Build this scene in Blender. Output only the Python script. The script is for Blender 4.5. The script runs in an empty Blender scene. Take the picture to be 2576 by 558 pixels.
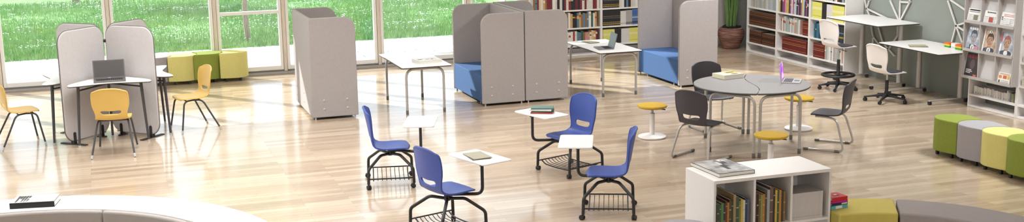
import bpy, bmesh, math, random
from mathutils import Vector, Matrix
random.seed(7)
R = math.radians; PI = math.pi
S = bpy.context.scene
COL = S.collection

# ------------------------------------------------------------------ materials
def lin(h):
    h = h.lstrip('#'); c = [int(h[i:i+2], 16)/255 for i in (0, 2, 4)]
    return tuple(x/12.92 if x <= .04045 else ((x+.055)/1.055)**2.4 for x in c) + (1,)
MC = {}
def mat(name, hexc='#888888', rough=.5, metal=0, vary=0, scale=20, bump=0, bscale=200, emit=None, estr=0, coat=0, stretch=None):
    if name in MC: return MC[name]
    m = bpy.data.materials.new(name); m.use_nodes = True; nt = m.node_tree; N = nt.nodes; L = nt.links
    b = N['Principled BSDF']; b.inputs['Base Color'].default_value = lin(hexc)
    b.inputs['Roughness'].default_value = rough; b.inputs['Metallic'].default_value = metal
    if coat: b.inputs['Coat Weight'].default_value = coat
    if emit:
        b.inputs['Emission Color'].default_value = lin(emit); b.inputs['Emission Strength'].default_value = estr
    tc = N.new('ShaderNodeTexCoord')
    vec = tc.outputs['Object']
    if stretch:
        mp = N.new('ShaderNodeMapping'); mp.inputs['Scale'].default_value = stretch; L.new(vec, mp.inputs[0]); vec = mp.outputs[0]
    if vary:
        n = N.new('ShaderNodeTexNoise'); n.inputs['Scale'].default_value = scale; n.inputs['Detail'].default_value = 4
        L.new(vec, n.inputs['Vector'])
        r = N.new('ShaderNodeValToRGB'); c = lin(hexc)
        r.color_ramp.elements[0].position = .3; r.color_ramp.elements[1].position = .7
        r.color_ramp.elements[0].color = tuple(x*(1-vary) for x in c[:3])+(1,)
        r.color_ramp.elements[1].color = tuple(min(1, x*(1+vary)) for x in c[:3])+(1,)
        L.new(n.outputs['Fac'], r.inputs[0]); L.new(r.outputs[0], b.inputs['Base Color'])
    if bump:
        n2 = N.new('ShaderNodeTexNoise'); n2.inputs['Scale'].default_value = bscale; n2.inputs['Detail'].default_value = 3
        L.new(vec, n2.inputs['Vector']); bp = N.new('ShaderNodeBump'); bp.inputs['Strength'].default_value = bump
        bp.inputs['Distance'].default_value = .004; L.new(n2.outputs['Fac'], bp.inputs['Height']); L.new(bp.outputs[0], b.inputs['Normal'])
    MC[name] = m; return m

white = mat('white_laminate', '#F0EDEB', .32, vary=.01)
white_paint = mat('white_paint', '#F6F5F5', .4, vary=.01)
shelf_white = mat('shelf_white', '#EDE9E7', .45, vary=.012)
edge_dark = mat('dark_edge', '#3A3634', .5, vary=.05)
edge_grey = mat('grey_edge', '#6B6663', .5, vary=.05)
silver = mat('silver_tube', '#B9B4AF', .38, .35, vary=.03)
silver2 = mat('pale_metal', '#C9C4C0', .4, .25, vary=.03)
dark_metal = mat('dark_tube', '#4A484B', .42, .3, vary=.05)
black_metal = mat('black_tube', '#2A292B', .42, .2, vary=.05)
black_plastic = mat('black_plastic', '#232225', .5, vary=.05)
cap_grey = mat('grey_cap', '#6A6663', .5, vary=.05)
cap_light = mat('light_cap', '#BDBBBA', .4, vary=.05)
yellow_pl = mat('yellow_plastic', '#DEB763', .45, vary=.02, bump=.08, bscale=500)
blue_pl = mat('blue_plastic', '#364E9C', .42, vary=.03, bump=.08, bscale=500)
grey_pl = mat('charcoal_plastic', '#3E3B42', .5, vary=.03, bump=.08, bscale=500)
white_pl = mat('white_plastic', '#EDE8E6', .4, vary=.01)
pad_dark = mat('dark_seat_fabric', '#3A393E', .9, vary=.1, scale=60, bump=.3, bscale=900)
felt = mat('greige_felt', '#A9A2A1', .95, vary=.03, scale=30, bump=.35, bscale=700)
felt2 = mat('screen_felt', '#C4BFBF', .95, vary=.03, scale=30, bump=.35, bscale=700)
blue_fab = mat('blue_fabric', '#3D5E8E', .95, vary=.08, scale=40, bump=.35, bscale=700)
lime_fab = mat('lime_fabric', '#8B983E', .9, vary=.05, scale=40, bump=.3, bscale=700)
yell_fab = mat('pale_yellow_fabric', '#DDD484', .9, vary=.03, scale=40, bump=.3, bscale=700)
grey_fab = mat('grey_fabric', '#A5A1A5', .9, vary=.03, scale=40, bump=.3, bscale=700)
bench_yel = mat('mustard_fabric', '#C8B85E', .8, vary=.03, scale=20, bump=.2, bscale=500)
bench_grey = mat('taupe_fabric', '#9C9493', .8, vary=.03, scale=20, bump=.2, bscale=500)
stool_yel = mat('yellow_seat_fabric', '#C49F30', .85, vary=.05, scale=40, bump=.25, bscale=600)
button_m = mat('felt_button', '#B8B0AD', .7, vary=.02)
piping_m = mat('grey_piping', '#6F6A69', .8, vary=.05)
paper = mat('page_paper', '#E9E4DA', .8, vary=.04, scale=200, stretch=(1, 1, 60))
grey_top = mat('grey_laminate', '#918D8D', .5, vary=.015)
wallm = mat('sage_green_wall', '#8B9089', .8, vary=.02, scale=3, bump=.08, bscale=120)
walld = mat('window_wall_paint', '#D8D4CE', .85, vary=.02, scale=3)
wood_post = mat('pale_wood_post', '#DED2C7', .6, vary=.08, scale=8, stretch=(8, 8, .6))
sill_m = mat('grey_sill', '#B4B0AE', .5, vary=.03)
soil = mat('dark_soil', '#1E1B19', .95, vary=.4, scale=60, bump=1, bscale=90)
leafm = mat('plant_leaf', '#5C7E42', .45, vary=.25, scale=6, stretch=(6, 6, 1))
bark = mat('tree_bark', '#9C8C80', .9, vary=.25, scale=20, bump=.6, bscale=40, stretch=(3, 3, .5))

def floor_material():
    m = bpy.data.materials.new('maple_planks'); m.use_nodes = True; nt = m.node_tree; N = nt.nodes; L = nt.links
    b = N['Principled BSDF']; tc = N.new('ShaderNodeTexCoord')
    mp = N.new('ShaderNodeMapping'); mp.inputs['Location'].default_value = (.37, .05, 0); L.new(tc.outputs['Object'], mp.inputs[0])
    def brick(w, h, off, mort):
        k = N.new('ShaderNodeTexBrick'); k.offset = off; k.offset_frequency = 2
        k.inputs['Color1'].default_value = (0, 0, 0, 1); k.inputs['Color2'].default_value = (1, 1, 1, 1)
        k.inputs['Mortar'].default_value = (.5, .5, .5, 1)
        k.inputs['Scale'].default_value = 1; k.inputs['Mortar Size'].default_value = mort
        k.inputs['Brick Width'].default_value = w; k.inputs['Row Height'].default_value = h
        L.new(mp.outputs[0], k.inputs['Vector']); return k
    k1 = brick(1.35, .105, .37, .0)
    k2 = brick(1.35, .105, .37, .0035)
    ramp = N.new('ShaderNodeValToRGB'); e = ramp.color_ramp.elements
    e[0].position = 0; e[0].color = lin('#BBA48D'); e[1].position = 1; e[1].color = lin('#D9C7B1')
    for p, c in ((.25, '#C6B19A'), (.5, '#CDB9A2'), (.75, '#D4C1AB')):
        x = e.new(p); x.color = lin(c)
    L.new(k1.outputs['Color'], ramp.inputs[0])
    mg = N.new('ShaderNodeMapping'); mg.inputs['Scale'].default_value = (1.2, 22, 1); L.new(tc.outputs['Object'], mg.inputs[0])
    sh = N.new('ShaderNodeVectorMath'); sh.operation = 'MULTIPLY_ADD'
    L.new(k1.outputs['Color'], sh.inputs[0]); sh.inputs[1].default_value = (9, 9, 9); L.new(mg.outputs[0], sh.inputs[2])
    g = N.new('ShaderNodeTexNoise'); g.inputs['Scale'].default_value = 1.6; g.inputs['Detail'].default_value = 7; g.inputs['Distortion'].default_value = .6
    L.new(sh.outputs[0], g.inputs['Vector'])
    gr = N.new('ShaderNodeValToRGB'); gr.color_ramp.elements[0].position = .3; gr.color_ramp.elements[1].position = .75
    gr.color_ramp.elements[0].color = (.80, .76, .72, 1); gr.color_ramp.elements[1].color = (1.05, 1.03, 1.0, 1)
    L.new(g.outputs['Fac'], gr.inputs[0])
    mx = N.new('ShaderNodeMix'); mx.data_type = 'RGBA'; mx.blend_type = 'MULTIPLY'; mx.inputs[0].default_value = 1
    L.new(ramp.outputs[0], mx.inputs[6]); L.new(gr.outputs[0], mx.inputs[7])
    mo = N.new('ShaderNodeMix'); mo.data_type = 'RGBA'; mo.blend_type = 'MULTIPLY'
    sc = N.new('ShaderNodeMath'); sc.operation = 'MULTIPLY'; sc.inputs[1].default_value = .35
    L.new(k2.outputs['Fac'], sc.inputs[0]); L.new(sc.outputs[0], mo.inputs[0])
    L.new(mx.outputs[2], mo.inputs[6]); mo.inputs[7].default_value = (.45, .38, .32, 1)
    L.new(mo.outputs[2], b.inputs['Base Color'])
    rn = N.new('ShaderNodeTexNoise'); rn.inputs['Scale'].default_value = 1.3; L.new(tc.outputs['Object'], rn.inputs['Vector'])
    rr = N.new('ShaderNodeMapRange'); rr.inputs['To Min'].default_value = .22; rr.inputs['To Max'].default_value = .34
    L.new(rn.outputs['Fac'], rr.inputs[0]); L.new(rr.outputs[0], b.inputs['Roughness'])
    bp = N.new('ShaderNodeBump'); bp.inputs['Strength'].default_value = .05; bp.inputs['Distance'].default_value = .002
    L.new(g.outputs['Fac'], bp.inputs['Height']); L.new(bp.outputs[0], b.inputs['Normal'])
    b.inputs['Specular IOR Level'].default_value = .5; b.inputs['Coat Weight'].default_value = .6; b.inputs['Coat Roughness'].default_value = .09; b.inputs['Coat IOR'].default_value = 1.55
    return m

def lawn_material():
    m = bpy.data.materials.new('lawn_green'); m.use_nodes = True; nt = m.node_tree; N = nt.nodes; L = nt.links
    b = N['Principled BSDF']; b.inputs['Roughness'].default_value = .95; tc = N.new('ShaderNodeTexCoord')
    n = N.new('ShaderNodeTexNoise'); n.inputs['Scale'].default_value = .9; n.inputs['Detail'].default_value = 9; n.inputs['Roughness'].default_value = .7
    L.new(tc.outputs['Object'], n.inputs['Vector'])
    r = N.new('ShaderNodeValToRGB'); e = r.color_ramp.elements
    e[0].position = .3; e[0].color = lin('#5F9050'); e[1].position = .72; e[1].color = lin('#94B672')
    x = e.new(.5); x.color = lin('#76A45E')
    L.new(n.outputs['Fac'], r.inputs[0]); L.new(r.outputs[0], b.inputs['Base Color'])
    return m

def pave_material(name, c1, c2, w, h, mort):
    m = bpy.data.materials.new(name); m.use_nodes = True; nt = m.node_tree; N = nt.nodes; L = nt.links
    b = N['Principled BSDF']; b.inputs['Roughness'].default_value = .8; tc = N.new('ShaderNodeTexCoord')
    k = N.new('ShaderNodeTexBrick'); k.inputs['Color1'].default_value = lin(c1); k.inputs['Color2'].default_value = lin(c2)
    k.inputs['Mortar'].default_value = tuple(v*.55 for v in lin(c1)[:3])+(1,); k.inputs['Scale'].default_value = 1
    k.inputs['Mortar Size'].default_value = mort; k.inputs['Brick Width'].default_value = w; k.inputs['Row Height'].default_value = h
    L.new(tc.outputs['Object'], k.inputs['Vector']); L.new(k.outputs['Color'], b.inputs['Base Color'])
    return m

def glass_material():
    m = bpy.data.materials.new('window_glass'); m.use_nodes = True; nt = m.node_tree; N = nt.nodes; L = nt.links
    N.remove(N['Principled BSDF']); out = N['Material Output']
    t = N.new('ShaderNodeBsdfTransparent'); t.inputs[0].default_value = (.96, .985, .97, 1)
    g = N.new('ShaderNodeBsdfGlossy'); g.inputs['Roughness'].default_value = .02
    lw = N.new('ShaderNodeLayerWeight'); lw.inputs['Blend'].default_value = .5
    pw = N.new('ShaderNodeMath'); pw.operation = 'POWER'; pw.inputs[1].default_value = 5; L.new(lw.outputs['Facing'], pw.inputs[0])
    fr = N.new('ShaderNodeMath'); fr.operation = 'MULTIPLY_ADD'; fr.inputs[1].default_value = .35; fr.inputs[2].default_value = .06; L.new(pw.outputs[0], fr.inputs[0])
    mx = N.new('ShaderNodeMixShader'); L.new(fr.outputs[0], mx.inputs[0]); L.new(t.outputs[0], mx.inputs[1]); L.new(g.outputs[0], mx.inputs[2])
    L.new(mx.outputs[0], out.inputs[0]); return m

def pot_material():
    m = bpy.data.materials.new('woven_terracotta'); m.use_nodes = True; nt = m.node_tree; N = nt.nodes; L = nt.links
    b = N['Principled BSDF']; b.inputs['Roughness'].default_value = .7; tc = N.new('ShaderNodeTexCoord')
    mp = N.new('ShaderNodeMapping'); mp.inputs['Scale'].default_value = (3, 3, 40); L.new(tc.outputs['Object'], mp.inputs[0])
    n = N.new('ShaderNodeTexNoise'); n.inputs['Scale'].default_value = 1.5; n.inputs['Detail'].default_value = 5; L.new(mp.outputs[0], n.inputs['Vector'])
    r = N.new('ShaderNodeValToRGB'); e = r.color_ramp.elements
    e[0].position = .33; e[0].color = lin('#4B322B'); e[1].position = .7; e[1].color = lin('#A98676'); x = e.new(.5); x.color = lin('#7E5347')
    L.new(n.outputs['Fac'], r.inputs[0]); L.new(r.outputs[0], b.inputs['Base Color'])
    bp = N.new('ShaderNodeBump'); bp.inputs['Strength'].default_value = .6; bp.inputs['Distance'].default_value = .01
    L.new(n.outputs['Fac'], bp.inputs['Height']); L.new(bp.outputs[0], b.inputs['Normal']); return m

# ------------------------------------------------------------------ mesh builder
def fillet(pts, r):
    pts = [Vector(p) for p in pts]
    if len(pts) < 3 or r <= 0: return pts
    out = [pts[0]]
    for i in range(1, len(pts)-1):
        a, b, c = pts[i-1], pts[i], pts[i+1]
        d1 = (a-b); d2 = (c-b); l = min(r, d1.length*.49, d2.length*.49)
        p = b + d1.normalized()*l; q = b + d2.normalized()*l
        n = 5
        for k in range(n+1):
            t = k/n; out.append((1-t)**2*p + 2*t*(1-t)*b + t*t*q)
    out.append(pts[-1]); return out

class MB:
    def __init__(s): s.bm = bmesh.new(); s.mi = 0
    def face(s, vs):
        try:
            f = s.bm.faces.new(vs); f.material_index = s.mi; return f
        except ValueError: return None
    def box(s, x0, x1, y0, y1, z0, z1, M=None):
        c = [Vector((x, y, z)) for z in (z0, z1) for y in (y0, y1) for x in (x0, x1)]
        if M is not None: c = [M @ v for v in c]
        v = [s.bm.verts.new(p) for p in c]
        for q in ((0, 2, 3, 1), (4, 5, 7, 6), (0, 1, 5, 4), (2, 6, 7, 3), (0, 4, 6, 2), (1, 3, 7, 5)): s.face([v[i] for i in q])
        return s
    def tube(s, pts, r, n=10, fil=0, caps=True, r2=None, flat=1):
        P = fillet(pts, fil); rings = []
        up = None; m = len(P)
        for i, p in enumerate(P):
            t = (P[min(i+1, m-1)]-P[max(i-1, 0)]).normalized()
            if up is None:
                up = Vector((0, 0, 1)) if abs(t.z) < .9 else Vector((1, 0, 0))
            a = (up - t*up.dot(t)).normalized(); up = a; b = t.cross(a)
            rr = r if r2 is None else r+(r2-r)*i/(m-1)
            rings.append([s.bm.verts.new(p + a*math.cos(2*PI*k/n)*rr + b*math.sin(2*PI*k/n)*rr*flat) for k in range(n)])
        for A, B in zip(rings, rings[1:]):
            for k in range(n): s.face([A[k], A[(k+1) % n], B[(k+1) % n], B[k]])
        if caps: s.face(rings[0][::-1]); s.face(rings[-1])
        return s
    def lathe(s, prof, n=32, c=(0, 0), M=None):
        rings = []
        for r, z in prof:
            if r < 1e-5:
                p = Vector((c[0], c[1], z)); rings.append([s.bm.verts.new(M @ p if M is not None else p)])
            else:
                ring = []
                for k in range(n):
                    p = Vector((c[0]+r*math.cos(2*PI*k/n), c[1]+r*math.sin(2*PI*k/n), z))
                    ring.append(s.bm.verts.new(M @ p if M is not None else p))
                rings.append(ring)
        for A, B in zip(rings, rings[1:]):
            for k in range(n):
                j = (k+1) % n
                if len(A) == 1 and len(B) == 1: continue
                if len(A) == 1: s.face([A[0], B[j], B[k]])
                elif len(B) == 1: s.face([A[k], A[j], B[0]])
                else: s.face([A[k], A[j], B[j], B[k]])
        if len(rings[0]) > 1: s.face(rings[0][::-1])
        if len(rings[-1]) > 1: s.face(rings[-1])
        return s
    def prism(s, outl, z0, z1, M=None):
        f = (lambda p: M @ Vector(p)) if M is not None else Vector
        a = [s.bm.verts.new(f((x, y, z0))) for x, y in outl]; b = [s.bm.verts.new(f((x, y, z1))) for x, y in outl]
        s.face(a[::-1]); s.face(b); n = len(a)
        for i in range(n): s.face([a[i], a[(i+1) % n], b[(i+1) % n], b[i]])
        return s
    def build(s, name, m, parent=None, smooth=True, bev=0, seg=2, loc=None, rz=0, ang=35):
        me = bpy.data.meshes.new(name); bmesh.ops.recalc_face_normals(s.bm, faces=s.bm.faces[:])
        s.bm.to_mesh(me); s.bm.free()
        for x in (m if isinstance(m, (list, tuple)) else [m]): me.materials.append(x)
        if smooth:
            me.shade_smooth(); me.set_sharp_from_angle(angle=R(ang))
        o = bpy.data.objects.new(name, me); COL.objects.link(o)
        if parent: o.parent = parent
        if loc is not None: o.location = loc
        if rz: o.rotation_euler.z = rz
        if bev:
            b = o.modifiers.new('bevel', 'BEVEL'); b.width = bev; b.segments = seg; b.limit_method = 'ANGLE'; b.angle_limit = R(30)
        return o
def tag(o, label=None, cat=None, group=None, kind=None):
    if label: o['label'] = label
    if cat: o['category'] = cat
    if group: o['group'] = group
    if kind: o['kind'] = kind
    return o
def thing(name, label, cat, loc=(0, 0, 0), rz=0, group=None):
    o = bpy.data.objects.new(name, None); COL.objects.link(o); o.empty_display_size = .2
    o.location = loc; o.rotation_euler.z = rz
    return tag(o, label, cat, group)
def dup(o, loc=None, rz=None, label=None, group=None, parent=None):
    c = o.copy(); COL.objects.link(c)
    if parent: c.parent = parent
    if loc is not None: c.location = loc
    if rz is not None: c.rotation_euler.z = rz
    if label: c['label'] = label
    if group: c['group'] = group
    for ch in list(o.children): dup(ch, parent=c)
    return c
def struct(mb, name, m, **k): return tag(mb.build(name, m, **k), kind='structure')
def rrect(x0, x1, y0, y1, r, n=6):
    r = r if isinstance(r, (list, tuple)) else [r]*4   # order: (x0,y0),(x1,y0),(x1,y1),(x0,y1)
    out = []
    for (cx, cy, sx, sy, a), q in zip(((x0, y0, 1, 1, 180), (x1, y0, -1, 1, 270), (x1, y1, -1, -1, 0), (x0, y1, 1, -1, 90)), r):
        if q <= 0: out.append((cx, cy)); continue
        for k in range(n+1):
            t = R(a+90*k/n); out.append((cx+sx*q+q*math.cos(t), cy+sy*q+q*math.sin(t)))
    return out

# ------------------------------------------------------------------ the room
WY = 21.57; WX = 12.28; CEIL = 3.95
struct(MB().box(-7.4, 12.5, -2, 21.75, -.12, 0), 'floor', floor_material(), smooth=False)
struct(MB().box(-7.4, 12.5, -2, 22.0, CEIL, CEIL+.15), 'ceiling', mat('ceiling_paint', '#EFEDEA', .9, vary=.01), smooth=False)
struct(MB().box(WX, WX+.2, -2, 21.75, 0, CEIL), 'wall_right', wallm, smooth=False)
def added_left_wall():  # unseen wall; its long opening is added to let sky light in
    m = MB(); m.box(-7.4, -7.2, -2, 3, 0, CEIL); m.box(-7.4, -7.2, 3, 21.57, 0, .12); m.box(-7.4, -7.2, 3, 21.57, 3.72, CEIL); return m
struct(added_left_wall(), 'wall_left_added', walld, smooth=False)
struct(MB().box(-7.4, WX, -2.2, -2, 0, CEIL), 'wall_front_added', walld, smooth=False)  # unseen wall, added to shut out sky light from behind the camera
struct(MB().box(8.25, WX, 21.62, 21.82, 0, CEIL), 'wall_back', wallm, smooth=False)
struct(MB().box(-7.4, 8.25, WY, WY+.2, 3.72, CEIL), 'wall_back_header', walld, smooth=False)
struct(MB().box(11.72, 12.0, 21.36, 21.62, 0, CEIL), 'wall_back_column', mat('pale_column_paint', '#B9B2AD', .8, vary=.02), smooth=False)

# windows
glass = glass_material()
def sill(): 
    m = MB(); m.box(-7.2, 8.25, WY-.03, WY+.16, 0, .045); m.box(-7.2, 8.25, WY+.02, WY+.13, .045, .075); return m
struct(sill(), 'trim_1', sill_m, bev=.004)
posts = [-7.15, -5.4, -3.62, -1.86, -.05, 1.755, 2.97, 4.73, 6.49, 8.2]
for i, x in enumerate(posts):
    struct(MB().box(x-.022, x+.036, WY-.02, WY+.16, .05, 3.72), 'trim_%d' % (i+2), wood_post, bev=.004)
gasket_grey = mat('frame_gasket', '#7D7875', .5, vary=.03)  # plain grey of the gasket strips round the frames
for i in range(len(posts)-1):
    a, b = posts[i]+.042, posts[i+1]-.028
    m = MB(); w = .055; y0, y1 = WY+.0, WY+.09
    m.box(a, a+w, y0, y1, .075, 3.72); m.box(b-w, b, y0, y1, .075, 3.72)
    m.box(a+w, b-w, y0, y1, .075, .155); m.box(a+w, b-w, y0, y1, 3.64, 3.72)
    if i == 5: m.box(a+w, b-w, y0, y1, 1.115, 1.17)
    fr = struct(m, 'window_%d' % (i+1), white_paint, bev=.006)
    g = MB().box(a+w, b-w, WY+.04, WY+.048, .15, 3.65); g.build('pane', glass, fr, smooth=False)
    g = MB()
    for x in (a-.006, b): g.box(x, x+.006, y0+.01, y1, .075, 3.72)
    g.box(a, b, y0-.004, y0+.01, .068, .078); g.build('gasket', gasket_grey, fr, smooth=False)

for i in range(11):  # added glazing out of view, brings daylight onto left-facing sides
    y = 3.05+i*(21.5-3.05)/10
    struct(MB().box(-7.36, -7.22, y-.04, y+.04, .12, 3.72), 'trim_%d' % (i+20), wood_post, bev=.004)
    if i < 10:
        fr = struct(MB().box(-7.33, -7.27, y+.04, y+1.805, .12, .18).box(-7.33, -7.27, y+.04, y+1.805, 3.66, 3.72), 'window_%d' % (i+20), white_paint)
        MB().box(-7.302, -7.298, y+.04, y+1.805, .18, 3.66).build('pane', glass, fr, smooth=False)

# outside
struct(MB().box(-14, 16, 21.75, 23.0, -.22, -.02), 'terrace_deck', pave_material('deck_boards', '#D9CBBB', '#E3D7C8', 4.0, .14, .006), smooth=False)
struct(MB().box(-14, 16, 23.0, 25.75, -.22, -.03), 'pavement', pave_material('pale_paving', '#DCDFE4', '#E9EBEE', .6, .3, .012), smooth=False)
def ground():
    m = MB(); nx, ny = 60, 60; V = []
    for j in range(ny+1):
        row = []
        for i in range(nx+1):
            x = -22+52*i/nx; y = 25.6+j/ny*55
            if j == 0: y += .07*math.sin(x*3.1)+.05*math.sin(x*7.7+1)
            row.append(m.bm.verts.new((x, y, -.04+(.06*math.sin(x*.9)*math.sin(y*.7) if j else 0) + (0 if j < 2 else .02))))
        V.append(row)
    for j in range(ny):
        for i in range(nx): m.face([V[j][i], V[j][i+1], V[j+1][i+1], V[j+1][i]])
    return m
struct(ground(), 'lawn', lawn_material())
def blades(n, seed, h0, h1):
    rnd = random.Random(seed); vs = []; fs = []
    for _ in range(n):
        y = 25.68 + 12.5*rnd.random()**1.15; x = -2.6-(y-25)*.08 + rnd.random()*(11.2+(y-25)*.3)
        a = rnd.random()*PI; h = h0+(h1-h0)*rnd.random(); w = .004+.005*rnd.random()
        dx, dy = math.cos(a)*w, math.sin(a)*w; lx, ly = (rnd.random()-.5)*h*.8, (rnd.random()-.5)*h*.8
        k = len(vs)
        vs += [(x-dx, y-dy, -.03), (x+dx, y+dy, -.03), (x+lx*.4+dx*.7, y+ly*.4+dy*.7, h*.6), (x+lx*.4-dx*.7, y+ly*.4-dy*.7, h*.6), (x+lx, y+ly, h)]
        fs += [(k, k+1, k+2, k+3), (k+3, k+2, k+4)]
    me = bpy.data.meshes.new('grass'); me.from_pydata(vs, [], fs); return me
gm = bpy.data.materials.new('grass_blade'); gm.use_nodes = True
_n = gm.node_tree.nodes.new('ShaderNodeTexNoise'); _n.inputs['Scale'].default_value = 3.5; _n.inputs['Detail'].default_value = 6
_t = gm.node_tree.nodes.new('ShaderNodeTexCoord'); gm.node_tree.links.new(_t.outputs['Object'], _n.inputs['Vector'])
_r = gm.node_tree.nodes.new('ShaderNodeValToRGB'); _r.color_ramp.elements[0].position = .32; _r.color_ramp.elements[1].position = .7
_r.color_ramp.elements[0].color = lin('#6B9A58'); _r.color_ramp.elements[1].color = lin('#A3C183')
gm.node_tree.links.new(_n.outputs['Fac'], _r.inputs[0]); _b = gm.node_tree.nodes['Principled BSDF']
gm.node_tree.links.new(_r.outputs[0], _b.inputs['Base Color']); _b.inputs['Roughness'].default_value = .8
me = blades(90000, 3, .04, .12); me.materials.append(gm)
o = bpy.data.objects.new('grass', me); COL.objects.link(o); tag(o, 'tall green meadow grass growing beyond the pavement outside', 'grass', kind='stuff')
def daisies():
    rnd = random.Random(11); vs = []; fs = []
    for c in range(230):
        y = 26.0+12*rnd.random(); x = -2.6-(y-25)*.08 + rnd.random()*(11+(y-25)*.3); sx = .12+.28*rnd.random()
        for _ in range(rnd.randint(4, 22)):
            px, py = x+rnd.gauss(0, sx), y+rnd.gauss(0, .12); z = .10+.05*rnd.random(); r = .010+.012*rnd.random(); k = len(vs)
            vs.append((px, py, z+.006))
            for q in range(6):
                vs.append((px+r*math.cos(q*PI/3), py+r*math.sin(q*PI/3), z+rnd.uniform(-.004, .012)))
            for q in range(6): fs.append((k, k+1+q, k+1+(q+1) % 6))
            k = len(vs); vs += [(px-.002, py, 0), (px+.002, py, 0), (px, py, z)]; fs.append((k, k+1, k+2))
    me = bpy.data.meshes.new('daisies'); me.from_pydata(vs, [], fs); return me
me = daisies(); me.materials.append(mat('daisy_white', '#F2F3EE', .7, vary=.03))
o = bpy.data.objects.new('daisy_flowers', me); COL.objects.link(o); tag(o, 'scattered white daisy heads dotted over the green meadow', 'flowers', kind='stuff')
def tree(x, y, h, r, label, seed):
    rnd = random.Random(seed)
    t = thing('young_tree', label, 'tree', (x, y, -.03))
    m = MB(); m.tube([(0, 0, 0), (-.05, 0, h*.25), (.03, .03, h*.5), (-.12, 0, h*.8), (-.1, 0, h)], r*1.25, fil=.5, r2=r*.6)
    for k in range(5):
        a = rnd.random()*6.28; z = h*(.75+.05*k); m.tube([(-.1, 0, z), (.5*math.cos(a), .5*math.sin(a), z+.5), (1.0*math.cos(a), 1.0*math.sin(a), z+.9)], r*.35, r2=r*.12)
    m.build('trunk', bark, t)
    vs = []; fs = []
    for _ in range(2600):
        a = rnd.random()*6.28; u = rnd.uniform(-1, 1); q = rnd.random()**.4; s = math.sqrt(1-u*u)
        px, py, pz = 1.6*q*s*math.cos(a), 1.6*q*s*math.sin(a), h+.9+1.3*q*u
        d = Vector((rnd.uniform(-1, 1), rnd.uniform(-1, 1), rnd.uniform(-1, 1))).normalized()*.09; e = d.orthogonal().normalized()*.045
        k = len(vs); p = Vector((px, py, pz)); vs += [p-d, p+e, p+d, p-e]; fs.append((k, k+1, k+2, k+3))
    me = bpy.data.meshes.new('foliage'); me.from_pydata([tuple(v) for v in vs], [], fs); me.materials.append(mat('tree_leaf', '#7FA84E', .7, vary=.2, scale=3))
    f = bpy.data.objects.new('foliage', me); COL.objects.link(f); f.parent = t
tree(2.86, 26.5, 2.9, .052, 'slim brown tree trunk standing in the meadow behind the door pane with the crossbar', 5)
tree(-.95, 38.0, 2.9, .09, 'distant thin tree in the meadow left of the wood post behind the desk screens', 9)

# ------------------------------------------------------------------ booths
def booth(name, label, x0, x1, y0, y1, h, side, seat, grp):
    """U of three upholstered panels; side=+1 opens to +X, -1 opens to -X"""
    t = thing(name, label, 'booth', ((x0+x1)/2, (y0+y1)/2, 0), 0, grp)
    W = x1-x0; D = y1-y0; th = .055; b0 = .035
    def side_panel(yc):
        # outline in (x,z): rounded at the open top corner
        rr = [.01, .01, .01, .01]; rr[2 if side > 0 else 3] = .17
        o = rrect(-W/2, W/2, b0, h, rr, 8)
        M = Matrix(((1, 0, 0, 0), (0, 0, 1, yc-th/2), (0, 1, 0, 0), (0, 0, 0, 1)))
        return MB().prism(o, 0, th, M).build('side_panel', felt, t, bev=.016, seg=3)
    p1 = side_panel(-D/2+th/2); p2 = side_panel(D/2-th/2)
    bx = -side*(W/2-th/2)
    bp = MB().box(bx-th/2, bx+th/2, -D/2+th+.001, D/2-th-.001, b0, h-.006).build('back_panel', felt, t, bev=.014, seg=3)
    if side > 0: 
        for yy in (-D/2+.17, -D/2+.72, D/2-.17):
            for zz in (.16, .30):
                MB().lathe([(0, .006), (.012, .005), (.016, 0)], 12, M=Matrix.Translation((-W/2-.0005, yy, zz)) @ Matrix.Rotation(R(-90), 4, 'Y')).build('button', button_m, bp)
    bxs = (-W/2+.15, W/2-.2) if side < 0 else (-W/2+.18, W/2-.16)
    for xx in bxs:
        for zz in (.155, .285):
            MB().lathe([(0, .007), (.014, .005), (.02, 0)], 14, M=Matrix.Translation((xx, -D/2-.0005, zz)) @ Matrix.Rotation(R(90), 4, 'X')).build('button', button_m, p1)
    sx0, sx1 = (-W/2+.0, W/2-th-.002) if side < 0 else (-W/2+th+.002, W/2-.0)
    MB().box(sx0, sx1, -D/2+th+.002, D/2-th-.002, .055, seat).build('seat', blue_fab, t, bev=.012, seg=3)
    for xx in (-W/2+.05, W/2-.05):
        for yy in (-D/2+.028, D/2-.028):
            MB().lathe([(.012, 0), (.012, b0+.004)], 10, c=(xx, yy)).build('foot', silver2, t)
    for yy in (-D/2+.3, D/2-.3):
        MB().lathe([(.012, 0), (.012, .058)], 10, c=(side*(W/2-.06), yy)).build('foot', silver2, t)
    return t
booth('booth_seat', 'freestanding light grey booth left of the white table, open side facing right', 2.69, 3.375, 16.97, 18.52, 1.50, 1, .46, 'upholstered reading booths')
booth('booth_seat', 'grey high-backed booth with blue seat facing left toward the white table', 5.315, 6.005, 16.99, 18.59, 1.425, -1, .46, 'upholstered reading booths')
booth('booth_seat', 'grey booth standing back to back with the left-facing blue-seat booth, opening right', 6.022, 6.733, 17.0, 18.60, 1.435, 1, .46, 'upholstered reading booths')
booth('booth_seat', 'grey booth with long blue seat beside the laptop table, in front of the potted plant', 8.785, 9.49, 17.22, 18.84, 1.43, -1, .45, 'upholstered reading booths')

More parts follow.
